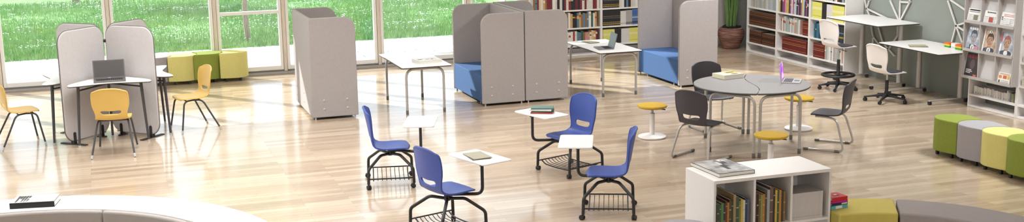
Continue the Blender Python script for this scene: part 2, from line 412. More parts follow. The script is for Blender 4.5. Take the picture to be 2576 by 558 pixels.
# ------------------------------------------------------------------ rectangular tables
def u_table(label, x0, x1, y0, y1, h, legs, group):
    cx, cy = (x0+x1)/2, (y0+y1)/2
    t = thing('table', label, 'table', (cx, cy, 0), 0, group)
    top = MB().prism(rrect(x0-cx, x1-cx, y0-cy, y1-cy, .02, 3), h-.010, h).build('tabletop', white, t, bev=.002)
    MB().prism(rrect(x0-cx+.001, x1-cx-.001, y0-cy+.001, y1-cy-.001, .02, 3), h-.022, h-.0102).build('edge', edge_dark, top)
    lx0, lx1, ly0, ly1 = [v-(cx if i < 2 else cy) for i, v in enumerate(legs)]
    for yy in (ly0, ly1):
        mx = (lx0+lx1)/2
        for xx in (lx0, lx1):
            l = MB().tube([(xx, yy, .05), (xx, yy, h-.042), (mx, yy, h-.042)], .019, 12, fil=.13).build('leg', silver, t)
            MB().lathe([(.019, 0), (.0215, .006), (.0215, .06), (.019, .064)], 12, c=(xx, yy)).build('foot_cap', cap_grey, l)
    for xx in (lx0+.1, lx1-.1):
        MB().tube([(xx, ly0, h-.034), (xx, ly1, h-.034)], .012, 8).build('crossbar', silver, t)
    return t
u_table('white rectangular table between the freestanding booth and the left-facing blue-seat booth', 4.01, 4.775, 16.78, 18.33, .72, (4.09, 4.665, 16.86, 18.17), 'white rectangular tables')
u_table('white rectangular table with an open laptop, standing before the low bookcase', 7.24, 7.975, 16.93, 18.4, .72, (7.325, 7.895, 16.99, 18.38), 'white rectangular tables')

# ------------------------------------------------------------------ chairs
PROF = [(.228, -.014, .172), (.218, -.003, .190), (.19, .003, .205), (.13, .002, .214), (.05, -.008, .218), (-.03, -.012, .216),
        (-.11, -.008, .206), (-.165, .008, .192), (-.196, .040, .184), (-.208, .074, .188), (-.225, .132, .204), (-.238, .20, .220), (-.252, .275, .225),
        (-.266, .34, .222), (-.278, .395, .217), (-.286, .425, .204), (-.290, .440, .182)]
COLS = [-1, -.86, -.66, -.33, 0, .33, .66, .86, 1]
def shell(hs, hb=1.0, recl=0):
    """one-piece moulded shell: seat, waist, backrest with a smile slot; hs = seat height, hb scales the back"""
    m = MB(); V = []
    for i, (y, z, w) in enumerate(PROF):
        row = []; back = max(0, (z-.03)/.40)
        for u in COLS:
            zz = z*(hb if z > .04 else 1)
            yy = y + back**.5*.055*(u*w/.22)**2*(1 if z > .03 else 0)
            if z <= .05: zz += .014*abs(u)**3*(1 if y < .1 else .35 if y < .15 else 0)
            if i <= 1: yy -= (.028 if i == 0 else .018)*u*u
            if i >= len(PROF)-3: zz -= (.014, .028, .038)[i-(len(PROF)-3)]*abs(u)**3
            if i in (9, 10): zz += .022*u*u
            row.append(m.bm.verts.new((u*w, yy, hs+zz)))
        V.append(row)
    for i in range(len(V)-1):
        for j in range(len(COLS)-1):
            if i == 9 and 2 <= j <= 5: continue
            if i == 9 and j in (1, 6): pass
            m.face([V[i][j], V[i][j+1], V[i+1][j+1], V[i+1][j]])
    return m
def edge_curve(pts, n=3):
    for _ in range(n):
        q = [pts[0]]
        for i in range(len(pts)-1):
            if i > 0: q.append(pts[i-1]*.125+pts[i]*.75+pts[i+1]*.125)
            q.append((pts[i]+pts[i+1])/2)
        q.append(pts[-1]); pts = q
    return pts
def shell_obj(hs, material, parent, name='shell', hb=1.0):
    m = shell(hs, hb); bm = m.bm; bm.verts.ensure_lookup_table(); nc = len(COLS); nr = len(PROF)
    idx = [i*nc for i in range(6, nr)] + [(nr-1)*nc+j for j in range(1, nc)] + [i*nc+nc-1 for i in range(nr-2, 5, -1)]
    rim = edge_curve([bm.verts[i].co.copy() for i in idx])
    me = bpy.data.meshes.new(name)
    bmesh.ops.recalc_face_normals(bm, faces=bm.faces[:]); bm.to_mesh(me); bm.free()
    me.materials.append(material); me.shade_smooth()
    o = bpy.data.objects.new(name, me); COL.objects.link(o); o.parent = parent
    s = o.modifiers.new('sub', 'SUBSURF'); s.levels = 2; s.render_levels = 2
    s = o.modifiers.new('thick', 'SOLIDIFY'); s.thickness = .016; s.offset = 0
    b = o.modifiers.new('bevel', 'BEVEL'); b.width = .004; b.segments = 2; b.limit_method = 'ANGLE'; b.angle_limit = R(50)
    MB().tube(rim[4:-4], .0115, 10).build('rim', material, o, ang=60)
    return o

def yellow_chair(label, loc, rz):
    t = thing('school_chair', label, 'chair', loc, rz, 'yellow four-leg chairs at the screened desks')
    shell_obj(.475, yellow_pl, t, hb=.95)
    for s in (-1, 1):
        for y0, y1, fx in ((.24, .17, .24), (-.30, -.09, .262)):
            l = MB().tube([(s*fx, y0, .03), (s*.19, y1, .445), (s*.165, .04, .450)], .0125, 10, fil=.07).build('leg', dark_metal, t)
            d = Vector((s*.19-s*fx, y1-y0, .415)).normalized(); p = Vector((s*fx, y0, .03))
            MB().tube([p-d*.028, p+d*.02], .0145, 10).build('foot_cap', cap_light, l)
    MB().tube([(-.175, .13, .448), (.175, .13, .448)], .010, 8).build('crossbar', dark_metal, t)
    MB().tube([(-.175, -.06, .448), (.175, -.06, .448)], .010, 8).build('crossbar', dark_metal, t)
    return t
yc = yellow_chair('yellow four-leg chair seen from behind, tucked at the desk holding the black laptop', (-.06, 15.88, 0), R(82-90))
dup(yc, (-1.253, 16.945, 0), R(14.6-90), 'yellow four-leg chair cut by the left picture edge, facing the screened desks')
dup(yc, (.996, 17.05, 0), R(196-90), 'yellow four-leg chair facing left, in front of the row of pale poufs')

def castor(parent, x, y, r=.026, rot=0, zt=.07):
    c = MB(); M = Matrix.Translation((x, y, 0)) @ Matrix.Rotation(rot, 4, 'Z')
    for o_ in (-.013, .013):
        c.lathe([(r*.5, -.009), (r*.94, -.009), (r, -.004), (r, .004), (r*.94, .009), (r*.5, .009)], 16, M=M @ Matrix.Translation((o_, -.012, r)) @ Matrix.Rotation(R(90), 4, 'Y'))
    c.tube([M @ Vector((-.02, -.012, r)), M @ Vector((.02, -.012, r))], .006, 8)
    c.tube([M @ Vector((0, 0, r)), M @ Vector((0, 0, zt))], .008, 8)
    c.box(-.006, .006, -.016, .008, r, r*1.9, M)
    return c.build('castor', black_plastic, parent)

def blue_chair(label, loc, rz, post, tab, tabrz):
    """post, tab: world xy of the tablet post and the centre of the tablet"""
    t = thing('tablet_chair', label, 'chair', loc, rz, 'blue rolling tablet-arm chairs')
    shell_obj(.435, blue_pl, t, hb=1.05)
    for sx in (-1, 1):
        for sy in (-1, 1):
            l = MB().tube([(sx*.01, sy*.01, .345), (sx*.15, sy*.11, .358), (sx*.288, sy*.252, .23), (sx*.291, sy*.257, .06)], .0165, 10, fil=.035).build('leg', black_metal, t)
            castor(l, sx*.292, sy*.258, .027, random.uniform(0, 3), .07)
    MB().lathe([(.03, .325), (.033, .33), (.033, .385), (.06, .395), (.06, .405), (.02, .415)], 16).build('hub', black_metal, t)
    b = MB()
    for sx in (-1, 1):
        b.tube([(sx*.287, -.25, .118), (sx*.287, .25, .118)], .008, 8)
        
    for k in range(9):
        y = -.20+.05*k
        b.tube([(-.285, y, .118), (-.22, y, .078), (0, y, .07), (.22, y, .078), (.285, y, .118)], .008 if k in (0, 8) else .0045, 6, fil=.06)
    b.build('basket', black_metal, t)
    Mi = (Matrix.Translation(loc) @ Matrix.Rotation(rz, 4, 'Z')).inverted()
    P = Mi @ Vector((post[0], post[1], 0)); T = Mi @ Vector((tab[0], tab[1], 0))
    MB().tube([(0, 0, .385), (P.x*.5, P.y*.5, .385), (P.x, P.y, .385), (P.x, P.y, .674)], .0165, 10, fil=.07).build('tablet_arm', black_metal, t)
    a = tabrz-rz; M = Matrix.Translation((T.x, T.y, 0)) @ Matrix.Rotation(a, 4, 'Z')
    MB().prism(rrect(-.31, .31, -.18, .18, .035, 5), .676, .692, M).build('tablet', white, t, bev=.004)
    m = MB(); d = (Vector((T.x, T.y, 0))-Vector((P.x, P.y, 0))).normalized()
    m.box(-.02, .10, -.025, .025, .668, .6755, Matrix.Translation((P.x, P.y, 0)) @ Matrix.Rotation(math.atan2(d.y, d.x), 4, 'Z')).build('bracket', black_metal, t)
    return t
H1, H2, H3, H4 = R(-12), R(18), R(199), R(156)
blue_chair('blue tablet chair facing right with an empty white tablet, nearest the freestanding booth', (2.925, 12.975, 0), H1-PI/2, (3.235, 12.745), (3.30, 12.985), R(70)+0)
blue_chair('blue tablet chair with a grey booklet on its tablet, cut by the bottom edge', (3.0, 10.83, 0), H2-PI/2, (3.33, 10.72), (3.395, 11.0), R(108))
blue_chair('blue tablet chair carrying a pile of books on its tablet, in front of the booths', (5.035, 12.68, 0), H3-PI/2, (4.61, 12.80), (4.755, 12.88), R(108))
blue_chair('blue tablet chair facing left with an empty tablet, before the white bookshelf unit', (4.745, 10.87, 0), H4-PI/2, (4.47, 11.03), (4.555, 11.29), R(66))

def grey_chair(label, loc, rz):
    t = thing('cantilever_chair', label, 'chair', loc, rz, 'charcoal cantilever chairs at the round table')
    shell_obj(.445, grey_pl, t, hb=1.0)
    for s in (-1, 1):
        l = MB().tube([(s*.275, .24, .016), (s*.275, -.245, .016), (s*.215, -.13, .405), (s*.165, .0, .42), (s*.165, .15, .422)], .0135, 10, fil=.08).build('leg', silver, t)
        MB().tube([(s*.275, .262, .017), (s*.275, .20, .017)], .0165, 10).build('foot_cap', cap_grey, l)
        MB().tube([(s*.275, -.13, .015), (s*.275, -.19, .015)], .0155, 10).build('foot_cap', cap_grey, l)
    for y in (.13, 0): MB().tube([(-.165, y, .421), (.165, y, .421)], .009, 8).build('crossbar', silver, t)
    return t
gc = grey_chair('charcoal cantilever chair seen from behind at the near left of the round table', (6.76, 12.66, 0), R(28-90))
dup(gc, (7.78, 14.2, 0), R(-88-90), 'charcoal cantilever chair behind the round table, its back toward the blue booth')
dup(gc, (8.55, 12.56, 0), R(132-90), 'charcoal cantilever chair in side view right of the round table')

def swivel_chair(label, loc, rz, hs, ring, base_rz, wr=.30):
    t = thing('swivel_chair', label, 'chair', loc, rz, 'white swivel chairs at the wall desks')
    s = shell_obj(hs, white_pl, t, hb=1.0)
    m = MB(); V = []
    ys = [.19, .12, .04, -.05, -.13]; ws = [.155, .185, .19, .18, .14]
    pr = [(-.5, 0)]
    o = [(-.12, .185), (.12, .185), (.185, .12), (.195, 0), (.175, -.12), (.10, -.155), (-.10, -.155), (-.175, -.12), (-.195, 0), (-.185, .12)]
    m.prism(o, hs-.004, hs+.022); p = m.build('seat_pad', pad_dark, t, bev=.012, seg=3)
    top = hs-.03
    MB().lathe([(.055, top-.01), (.06, top), (.05, top+.012)], 20).build('seat_plate', cap_light, t)
    MB().lathe([(.014, .22), (.014, top)], 12).build('piston', silver2, t)
    c = MB().lathe([(.034, .07), (.034, .14), (.026, .16), (.026, .16+(top-.16)*.62), (.02, .16+(top-.16)*.64)], 16).build('column', black_plastic, t)
    MB().tube([(.02, 0, top-.02), (.13, .02, top-.035), (.16, .02, top-.03)], .005, 6, flat=1).build('height_lever', black_plastic, t)
    for k in range(5):
        a = base_rz-rz+k*2*PI/5; M = Matrix.Rotation(a, 4, 'Z'); m = MB()
        sec = [(.02, .034, .075, .125), (.12, .026, .075, .112), (.22, .020, .066, .092), (wr, .017, .056, .076)]
        rings = []
        for x, w, z0, z1 in sec: rings.append([m.bm.verts.new(M @ Vector(q)) for q in ((x, -w, z0), (x, w, z0), (x, w*.7, z1), (x, -w*.7, z1))])
        for A, B in zip(rings, rings[1:]):
            for q in range(4): m.face([A[q], A[(q+1) % 4], B[(q+1) % 4], B[q]])
        m.face(rings[0][::-1]); m.face(rings[-1])
        l = m.build('base_leg', black_plastic, t, bev=.004)
        q = M @ Vector((wr-.012, 0, 0)); castor(l, q.x, q.y, .028, a+k, .062)
    if ring:
        m = MB(); n = 40; zr = .235
        m.tube([(.25*math.cos(2*PI*k/n), .25*math.sin(2*PI*k/n), zr) for k in range(n+1)], .02, 10)
        for k in range(5): 
            a = 2*PI*k/5+.3; m.tube([(.03*math.cos(a), .03*math.sin(a), zr-.01), (.245*math.cos(a), .245*math.sin(a), zr)], .013, 8)
        m.lathe([(.036, zr-.03), (.04, zr-.02), (.04, zr+.015), (.036, zr+.02)], 16)
        m.build('foot_ring', black_plastic, t)
    return t
swivel_chair('tall white drafting chair with black foot ring, beside the bookcase', (11.06, 16.08, 0), R(5-90), .70, True, R(230), .31)
swivel_chair('white swivel chair with dark seat pad at the lower wall desk', (11.11, 14.88, 0), R(4-90), .455, False, R(219), .33)

# ------------------------------------------------------------------ yellow stools
def stool(label, x, y, h):
    t = thing('stool', label, 'stool', (x, y, 0), 0, 'yellow round stools')
    MB().lathe([(.165, 0), (.185, .004), (.19, .012), (.188, .022), (.16, .034), (.05, .042), (0, .043)], 40).build('base', white_pl, t)
    MB().lathe([(.034, .04), (.034, h-.12), (.03, h-.118)], 20).build('column', white_pl, t)
    MB().lathe([(.018, h-.13), (.018, h-.045)], 14).build('piston', silver2, t)
    MB().lathe([(.05, h-.055), (.08, h-.048), (.17, h-.044), (.17, h-.038)], 30).build('seat_plate', black_plastic, t)
    MB().lathe([(.16, h-.042), (.19, h-.036), (.2, h-.022), (.196, h-.008), (.17, h), (0, h+.002)], 40).build('seat', stool_yel, t)
    MB().tube([(.05, -.05, h-.055), (.13, -.13, h-.058)], .007, 8, flat=1).build('height_lever', black_plastic, t)
    return t
stool('yellow round stool on a white disc base, standing alone left of the round table', 6.735, 13.975, .45)
stool('yellow round stool half under the far right of the round table', 8.79, 13.66, .45)
stool('yellow round stool standing just behind the white bookshelf unit', 7.19, 11.74, .455)

# ------------------------------------------------------------------ round table of two halves
def round_half(label, sign, frames):
    C = Vector((7.70, 13.07, 0)); t = thing('half_round_table', label, 'table', C, 0, 'grey half tables forming one round table')
    ax = R(65); r = .735; h = .805; n = 40; o = []
    M = Matrix.Rotation(ax-PI/2, 4, 'Z')
    seam = [(-.055*math.sin(PI*q)*1.0, r*q) for q in [(-1+2*k/24) for k in range(25)]]
    seam = [(x+sign*.005, max(-r, min(r, y))) for x, y in seam]
    arc = [(r*math.cos(a), r*math.sin(a)) for a in [(-PI/2+PI*k/n) for k in range(1, n)]]
    if sign > 0: out = seam[::-1]+arc    # right side
    else: out = seam+[(-x, y) for x, y in arc[::-1]]
    top = MB().prism(out, h-.010, h, M).build('tabletop', grey_top, t)
    MB().prism([(x*.998, y*.998) for x, y in out], h-.022, h-.0102, M).build('edge', edge_dark, top)
    for (a, b) in frames:
        a = Vector((a[0], a[1], 0))-C; b = Vector((b[0], b[1], 0))-C
        a = a*.955; b = b*.955; mid = (a+b)/2; z = h-.044
        for p in (a, b):
            l = MB().tube([(p.x, p.y, .05), (p.x, p.y, z), (mid.x, mid.y, z)], .0185, 12, fil=.12).build('leg', silver, t)
            MB().lathe([(.019, 0), (.0215, .006), (.0215, .06), (.019, .064)], 12, c=(p.x, p.y)).build('foot_cap', cap_grey, l)
    f = [((Vector((a[0]+b[0], a[1]+b[1], 0))/2)-C)*.955 for a, b in frames]
    MB().tube([(f[0].x, f[0].y, h-.034), (f[1].x, f[1].y, h-.034)], .012, 8).build('crossbar', silver, t)
    return t
round_half('left grey half of the round table, the half under the yellow-printed book', -1, [((7.001, 12.92), (7.337, 12.366)), ((7.348, 13.688), (7.962, 13.723))])
round_half('right grey half of the round table, the half under the purple-screen laptop', 1, [((7.415, 12.356), (8.014, 12.368)), ((8.03, 13.693), (8.373, 13.138))])

# ------------------------------------------------------------------ poufs
def pouf_outline(r=.245, pitch=.43, n=18):
    o = [(r*math.cos(PI*k/n), r*math.sin(PI*k/n)) for k in range(n+1)]           # convex end at +y
    xe = .20; ye = -math.sqrt(.258**2-xe**2)*-1 - pitch
    o.append((-.232, -.12)); 
    a0 = math.atan2(ye+pitch, -xe); a1 = math.atan2(ye+pitch, xe)
    for k in range(13):
        a = a0+(a1-a0)*k/12; o.append((.258*math.cos(a), -pitch+.258*math.sin(a)))
    o.append((.232, -.12))
    return o
def pouf(label, loc, rz, fab, h, group):
    t = thing('pouf', label, 'pouf', loc, rz, group)
    MB().prism(pouf_outline(), .06, h).build('cushion', fab, t, bev=.012, seg=3, ang=40)
    for x, y in ((-.17, .09), (.17, .09), (-.17, -.16), (.17, -.16)):
        MB().box(x-.016, x+.016, y-.016, y+.016, 0, .064).build('foot', black_plastic, t)
    return t
g = 'chain of nested poufs by the magazine rack'
pouf('lime green pouf heading the chain of poufs below the magazine rack', (9.715, 11.64, 0), R(2), lime_fab, .46, g)
pouf('grey pouf nested between the lime green and pale yellow poufs by the magazine rack', (9.715, 11.21, 0), R(2), grey_fab, .46, g)
pouf('pale yellow pouf nested between the grey pouf and the cut-off lime pouf at right', (9.705, 10.78, 0), R(2), yell_fab, .46, g)
pouf('lime green pouf cut off by the right picture edge', (9.69, 10.35, 0), R(2), lime_fab, .46, g)
g = 'row of poufs under the windows'
pouf('pale yellow pouf under the window at the right end of its row', (2.02, 21.29, 0), R(-90), yell_fab, .51, g)
pouf('lime green pouf under the window, third from the grey one', (1.58, 21.31, 0), R(-90), lime_fab, .51, g)
pouf('pale yellow pouf under the window, between the grey and the lime green poufs', (1.14, 21.30, 0), R(-90), yell_fab, .50, g)
pouf('grey pouf under the window, partly hidden behind the felt desk screens', (.70, 21.30, 0), R(-90), grey_fab, .50, g)

# ------------------------------------------------------------------ screened desk cluster
C0 = Vector((-.105, 17.2, 0))
def divider(label, ang, clip):
    t = thing('desk_divider', label, 'screen', C0, R(ang), 'felt desk dividers set in a cross')
    L0, L1, h0, h1 = .035, .865, .045, 1.54
    M = Matrix(((1, 0, 0, 0), (0, 0, 1, -.02), (0, 1, 0, 0), (0, 0, 0, 1)))
    o = rrect(L0, L1, h0, h1, .17, 8)
    p = MB().prism(o, 0, .04, M).build('panel', felt2, t, bev=.014, seg=3)
    MB().tube([(x, 0, z) for x, z in o]+[(o[0][0], 0, o[0][1])], 0.009, 6, caps=False).build('piping', piping_m, t)
    for x, w in ((.72, .22), (.20, .07)):
        f = MB().box(x-.03, x+.03, -w, w, 0, .012).build('foot', black_plastic, t, bev=.003)
        M2 = Matrix(((1, 0, 0, x), (0, 0, 1, 0), (0, 1, 0, 0), (0, 0, 0, 1)))
        m = MB()
        for s in (-1, 1): m.prism(rrect(-.022, .022, .008, .17, [.0, .0, .02, .02], 5), s*.026-.004, s*.026+.004, M2)
        m.box(x-.02, x+.02, -.03, .03, .008, .045); m.build('bracket', black_plastic, f)
    if clip:
        MB().prism(rrect(-.085, .085, -.045, .045, .03, 6), 1.30, 1.34, Matrix.Rotation(R(45), 4, 'Z')).build('clip', black_plastic, t, bev=.006)
    return t
divider('front left felt desk divider, casting its wide face toward the left chair', 227, False)
divider('front right felt desk divider, between the laptop desk and the right yellow chair', 317, True)
divider('rear left felt desk divider, its pale top showing behind the front left one', 137, False)
divider('rear right felt desk divider, its grey top showing behind the front right one', 47, False)
def corner_desk(label, ang):
    t = thing('corner_desk', label, 'desk', C0, R(ang), 'white corner desks between the felt dividers')
    h = .845; o = []
    tipx, tipy, mid = .83, .49, .745
    # apex, along one side, tip, concave front, tip, back
    o += [(.085, -.02), (.085, .02), (.13, .075), (.60, .455), (.70, .515), (.79, .535), (.84, .515), (.845, .48)]
    for k in range(1, 16):
        y = .48-.96*k/16; q = abs(y)/.48; o.append((mid+.095*(q**2)*(3-2*q)**.9/1.0 if q < 1 else .845, y))
    o += [(.845, -.48), (.84, -.515), (.79, -.535), (.70, -.515), (.60, -.455), (.13, -.075)]
    top = MB().prism(o, h-.010, h).build('desktop', white, t)
    cxm = .5
    MB().prism([((x-cxm)*.997+cxm, y*.997) for x, y in o], h-.022, h-.0102).build('edge', edge_dark, top)
    for s in (-1, 1):
        l = MB().tube([(.76, s*.445, .022), (.725, s*.40, h-.03)], .015, 12, r2=.021).build('leg', dark_metal, t)
        MB().lathe([(.016, 0), (.017, .022), (.017, .03)], 12, c=(.76, s*.445)).build('foot_cap', cap_light, l)
        MB().tube([(.728, s*.405, h-.085), (.27, s*.02, h-.085)], .011, 8).build('crossbar', dark_metal, t)
    l = MB().tube([(.25, 0, .022), (.25, 0, h-.03)], .016, 12, r2=.02).build('leg', dark_metal, t)
    MB().lathe([(.016, 0), (.017, .022), (.017, .03)], 12, c=(.25, 0)).build('foot_cap', cap_light, l)
    return t
corner_desk('white corner desk carrying the black laptop, front bay of the felt dividers', 272)
corner_desk('white corner desk in the left bay of the felt dividers', 182)
corner_desk('white corner desk in the right bay of the felt dividers, before the right yellow chair', 2)

# ------------------------------------------------------------------ laptops
def laptop(label, loc, rz, w, d, sh, tilt, body, keys, screen, logo=None):
    t = thing('laptop', label, 'laptop', loc, rz)
    b = MB().prism(rrect(-w/2, w/2, -d/2, d/2, .012, 3), 0, .014).build('base', body, t, bev=.002)
    k = MB(); nx, ny = 13, 5
    for i in range(nx):
        for j in range(ny):
            x = -w*.42+w*.84*i/nx; y = -d*.06+d*.46*j/ny; k.box(x, x+w*.84/nx*.82, y, y+d*.46/ny*.8, .0138, .0165)
    k.build('keyboard', keys, b)
    MB().box(-w*.16, w*.16, -d*.42, -d*.14, .0138, .0148).build('touchpad', mat('touchpad_grey', '#77757A', .4), b)
    M = Matrix.Translation((0, d/2-.004, .014)) @ Matrix.Rotation(-tilt, 4, 'X')
    lid = MB().box(-w/2, w/2, -.004, .004, 0, sh, M).build('screen_lid', body, t, bev=.002)
    MB().box(-w/2+.014, w/2-.014, -.0056, -.0038, .026, sh-.012, M).build('display', screen, lid, smooth=False)
    if logo: MB().box(-.018, .018, -.0058, -.004, .009, .017, M).build('logo', cap_light, lid, smooth=False)
    return t
lap_dark = mat('laptop_charcoal', '#6E6B69', .45, .2, vary=.03); lap_key = mat('key_black', '#1D1C1E', .5, vary=.05)
lap_grey = mat('laptop_grey', '#7E8084', .4, .3, vary=.02)
laptop('black open laptop on the white corner desk behind the central yellow chair', (-.075, 16.60, .845), R(0), .41, .26, .255, R(12), lap_dark, lap_key, mat('screen_grey', '#565353', .3, vary=.03), True)
laptop('grey open laptop on the white table before the low bookcase', (7.50, 17.37, .72), R(-98), .36, .25, .24, R(14), lap_grey, mat('key_dark', '#3A3A3E', .5, vary=.05), mat('screen_slate', '#737C86', .3, vary=.03))
scr = bpy.data.materials.new('lit_purple_screen'); scr.use_nodes = True
_N = scr.node_tree.nodes; _L = scr.node_tree.links; _tc = _N.new('ShaderNodeTexCoord'); _nz = _N.new('ShaderNodeTexNoise'); _nz.inputs['Scale'].default_value = 7
_L.new(_tc.outputs['Object'], _nz.inputs['Vector']); _rp = _N.new('ShaderNodeValToRGB'); _e = _rp.color_ramp.elements
_e[0].position = .35; _e[0].color = lin('#3C2A86'); _e[1].position = .62; _e[1].color = lin('#F3B6F4'); _x = _e.new(.5); _x.color = lin('#B65CD2')
_L.new(_nz.outputs['Fac'], _rp.inputs[0]); _L.new(_rp.outputs[0], _N['Principled BSDF'].inputs['Emission Color']); _L.new(_rp.outputs[0], _N['Principled BSDF'].inputs['Base Color'])
_N['Principled BSDF'].inputs['Emission Strength'].default_value = 1.0
laptop('silver open laptop with a glowing purple screen on the round table', (8.235, 12.985, .805), R(52), .33, .24, .225, R(8), mat('laptop_silver', '#D2D0D2', .35, .3, vary=.02), mat('key_charcoal', '#3C3B40', .5, vary=.05), scr)

# ------------------------------------------------------------------ books
def photo_print(name, a, b, sc):
    m = bpy.data.materials.new(name); m.use_nodes = True; N = m.node_tree.nodes; L = m.node_tree.links
    n = N.new('ShaderNodeTexNoise'); n.inputs['Scale'].default_value = sc; n.inputs['Detail'].default_value = 6; t = N.new('ShaderNodeTexCoord')
    L.new(t.outputs['Object'], n.inputs['Vector']); r = N.new('ShaderNodeValToRGB'); r.color_ramp.elements[0].position = .35; r.color_ramp.elements[1].position = .68
    r.color_ramp.elements[0].color = lin(a); r.color_ramp.elements[1].color = lin(b); L.new(n.outputs['Fac'], r.inputs[0])
    L.new(r.outputs[0], N['Principled BSDF'].inputs['Base Color']); N['Principled BSDF'].inputs['Roughness'].default_value = .4; MC['cover_'+name] = m
photo_print('hoto', '#4E4A4A', '#C6C1BE', 9); photo_print('ortrait', '#8A6A58', '#CFA88E', 30); photo_print('uit', '#30323A', '#6A7080', 26); photo_print('ackdrop', '#8E98A6', '#D2D6DC', 14); photo_print('armdrop', '#A88A72', '#DCCBB8', 14)
def colr(h): return mat('cover_'+h[1:], h, .55, vary=.05, scale=30)
def lay_book(name, label, cat, loc, rz, w, d, t, cover, group=None, marks=()):
    """a closed book lying flat: cover boards, page block; marks = list of (x0,x1,y0,y1,hex) patches printed on the front board"""
    o = thing(name, label, cat, loc, rz, group)
    c = MB(); c.box(-w/2, w/2, -d/2, d/2, 0, .003); c.box(-w/2, w/2, -d/2, d/2, t-.003, t); c.box(-w/2, -w/2+.004, -d/2, d/2, .003, t-.003)
    c = c.build('cover', cover, o, bev=.001)
    MB().box(-w/2+.004, w/2-.004, -d/2+.004, d/2-.004, .003, t-.003).build('pages', paper, o, smooth=False)
    for i, (x0, x1, y0, y1, hx) in enumerate(marks):
        MB().box(x0, x1, y0, y1, t-.0005, t+.0006+.0002*i).build('print', colr(hx), c, smooth=False)
    return o
rb = random.Random(4)
# big black book on the curved counter
mk = [(-.115, .122, -.182, .182, '#E4E2DD')]
for i in range(7):
    for j in range(5):
        if rb.random() < .85: mk.append((-.10+.028*i, -.082+.028*i+.006*rb.random(), .045+.022*j, .062+.022*j, '#4A4A4A'))
lay_book('picture_book', 'thick black and white book on the curved white counter', 'book', (-.745, 10.77, .70), R(80), .25, .37, .05, colr('#1E1D1F'), marks=mk)
# printed book on round table
lay_book('printed_book', 'thick cream paperback with black and yellow print on the round table', 'book', (7.66, 13.61, .805), R(9), .32, .26, .055, colr('#EDE6C8'),
         marks=[(-.02, .16, -.02, .1, '#D8BE3C'), (-.0, .13, .03, .075, '#2B2620'), (-.12, -.04, -.08, .08, '#E9E5DE'), (.0, .1, -.09, -.05, '#3A342B')])
def booklet(label, loc, rz, w=.2, d=.27, c='#A5A08A'):
    o = thing('booklet', label, 'booklet', loc, rz, 'grey-green booklets')
    MB().box(-w/2, w/2, -d/2, d/2, 0, .005).build('back_cover', colr('#4E4A42'), o)
    m = MB(); m.box(-w/2+.004, w/2+.01, -d/2+.01, d/2-.006, .0048, .013, Matrix.Rotation(R(4), 4, 'Z')); m.build('front_cover', colr(c), o)
    return o
booklet('grey-green booklet lying on the tablet of the nearest blue chair', (3.37, 11.02, .692), R(2), .19, .31)
booklet('beige booklet lying behind the laptop on the white table', (7.585, 18.13, .72), R(8), .18, .28)
booklet('beige booklet lying on the lower wall desk', (11.69, 14.93, .805), R(60), .2, .27, '#AFA98A')
lay_book('picture_book', 'white book with black print on the table next to the freestanding booth', 'book', (4.51, 17.22, .72), R(10), .37, .30, .04, colr('#E6E4E2'),
         marks=[(-.15, -.08, -.02, .03, '#55524F'), (-.03, .03, -.03, .0, '#6A6764'), (.05, .09, -.05, .0, '#5A5754')])
# pile on blue chair tablet
zz = .692
for i, (c, w, dx, r, lb) in enumerate((('#B5463C', .20, 0, 62, 'red book at the bottom of the pile on the blue chair tablet'), ('#44584F', .19, .01, 68, 'dark green book second in the pile on the blue chair tablet'),
                             ('#D7DAD6', .19, -.01, 60, 'white book third in the pile on the blue chair tablet'), ('#5E7A70', .17, .0, 66, 'teal book on top of the pile on the blue chair tablet'))):
    lay_book('book', lb, 'book', (4.775+dx, 12.90, zz), R(r), w, .26, .0165, colr(c), 'books piled on the blue chair tablet'); zz += .0168
lay_book('book', 'small red book lying apart behind the pile on the blue chair tablet', 'book', (4.80, 13.06, .692), R(100), .1, .07, .02, colr('#C23B33'), 'books piled on the blue chair tablet')
# bench pile
zz = .405
for i, (c, w, d, th, dx, r, lb, mk) in enumerate((
    ('#5FB4BE', .19, .15, .036, .0, 84, 'teal and white book at the bottom of the pile on the yellow bench', []),
    ('#1F2A4A', .185, .15, .022, .0, 86, 'navy and white book second from below in the bench pile', []),
    ('#C4168A', .18, .15, .020, .01, 80, 'magenta book under the red one in the bench pile', []),
    ('#C3202E', .175, .155, .034, .0, 83, 'red book with black print on top of the bench pile', [(-.03, .0, -.04, .03, '#2A1518'), (.0, .02, -.03, .0, '#EDE6E6')]))):
    o_ = lay_book('book', lb, 'book', (6.165+dx*.3, 8.95, zz), R(r+12), d, w, th, colr(c), 'books piled on the yellow bench', mk)
    if i < 2: MB().box(-d/2-.0008, -d/2+.002, -.085 if i else -.03, -.02 if i else .045, .005, th-.005).build('spine_label', colr('#E9E6E2'), o_, smooth=False)
    zz += th+.0005
# photo book on the bookshelf unit
lay_book('photo_book', 'large picture book with a black and white photo cover on the bookshelf unit', 'book', (5.14, 9.21, .80), R(183), .37, .50, .034, colr('#4A4748'),
         marks=[(-.178, .178, -.24, .24, 'photo'), (-.02, .02, -.02, .13, '#26221F'), (-.05, -.02, -.08, .04, '#332E2C'), (-.10, -.05, -.17, -.06, '#2A2625'), (-.03, .0, -.14, -.04, '#D9D5D2'), (-.12, -.06, -.22, -.15, '#E4E0DD'), (-.11, -.09, -.2, -.18, '#3A3635')])

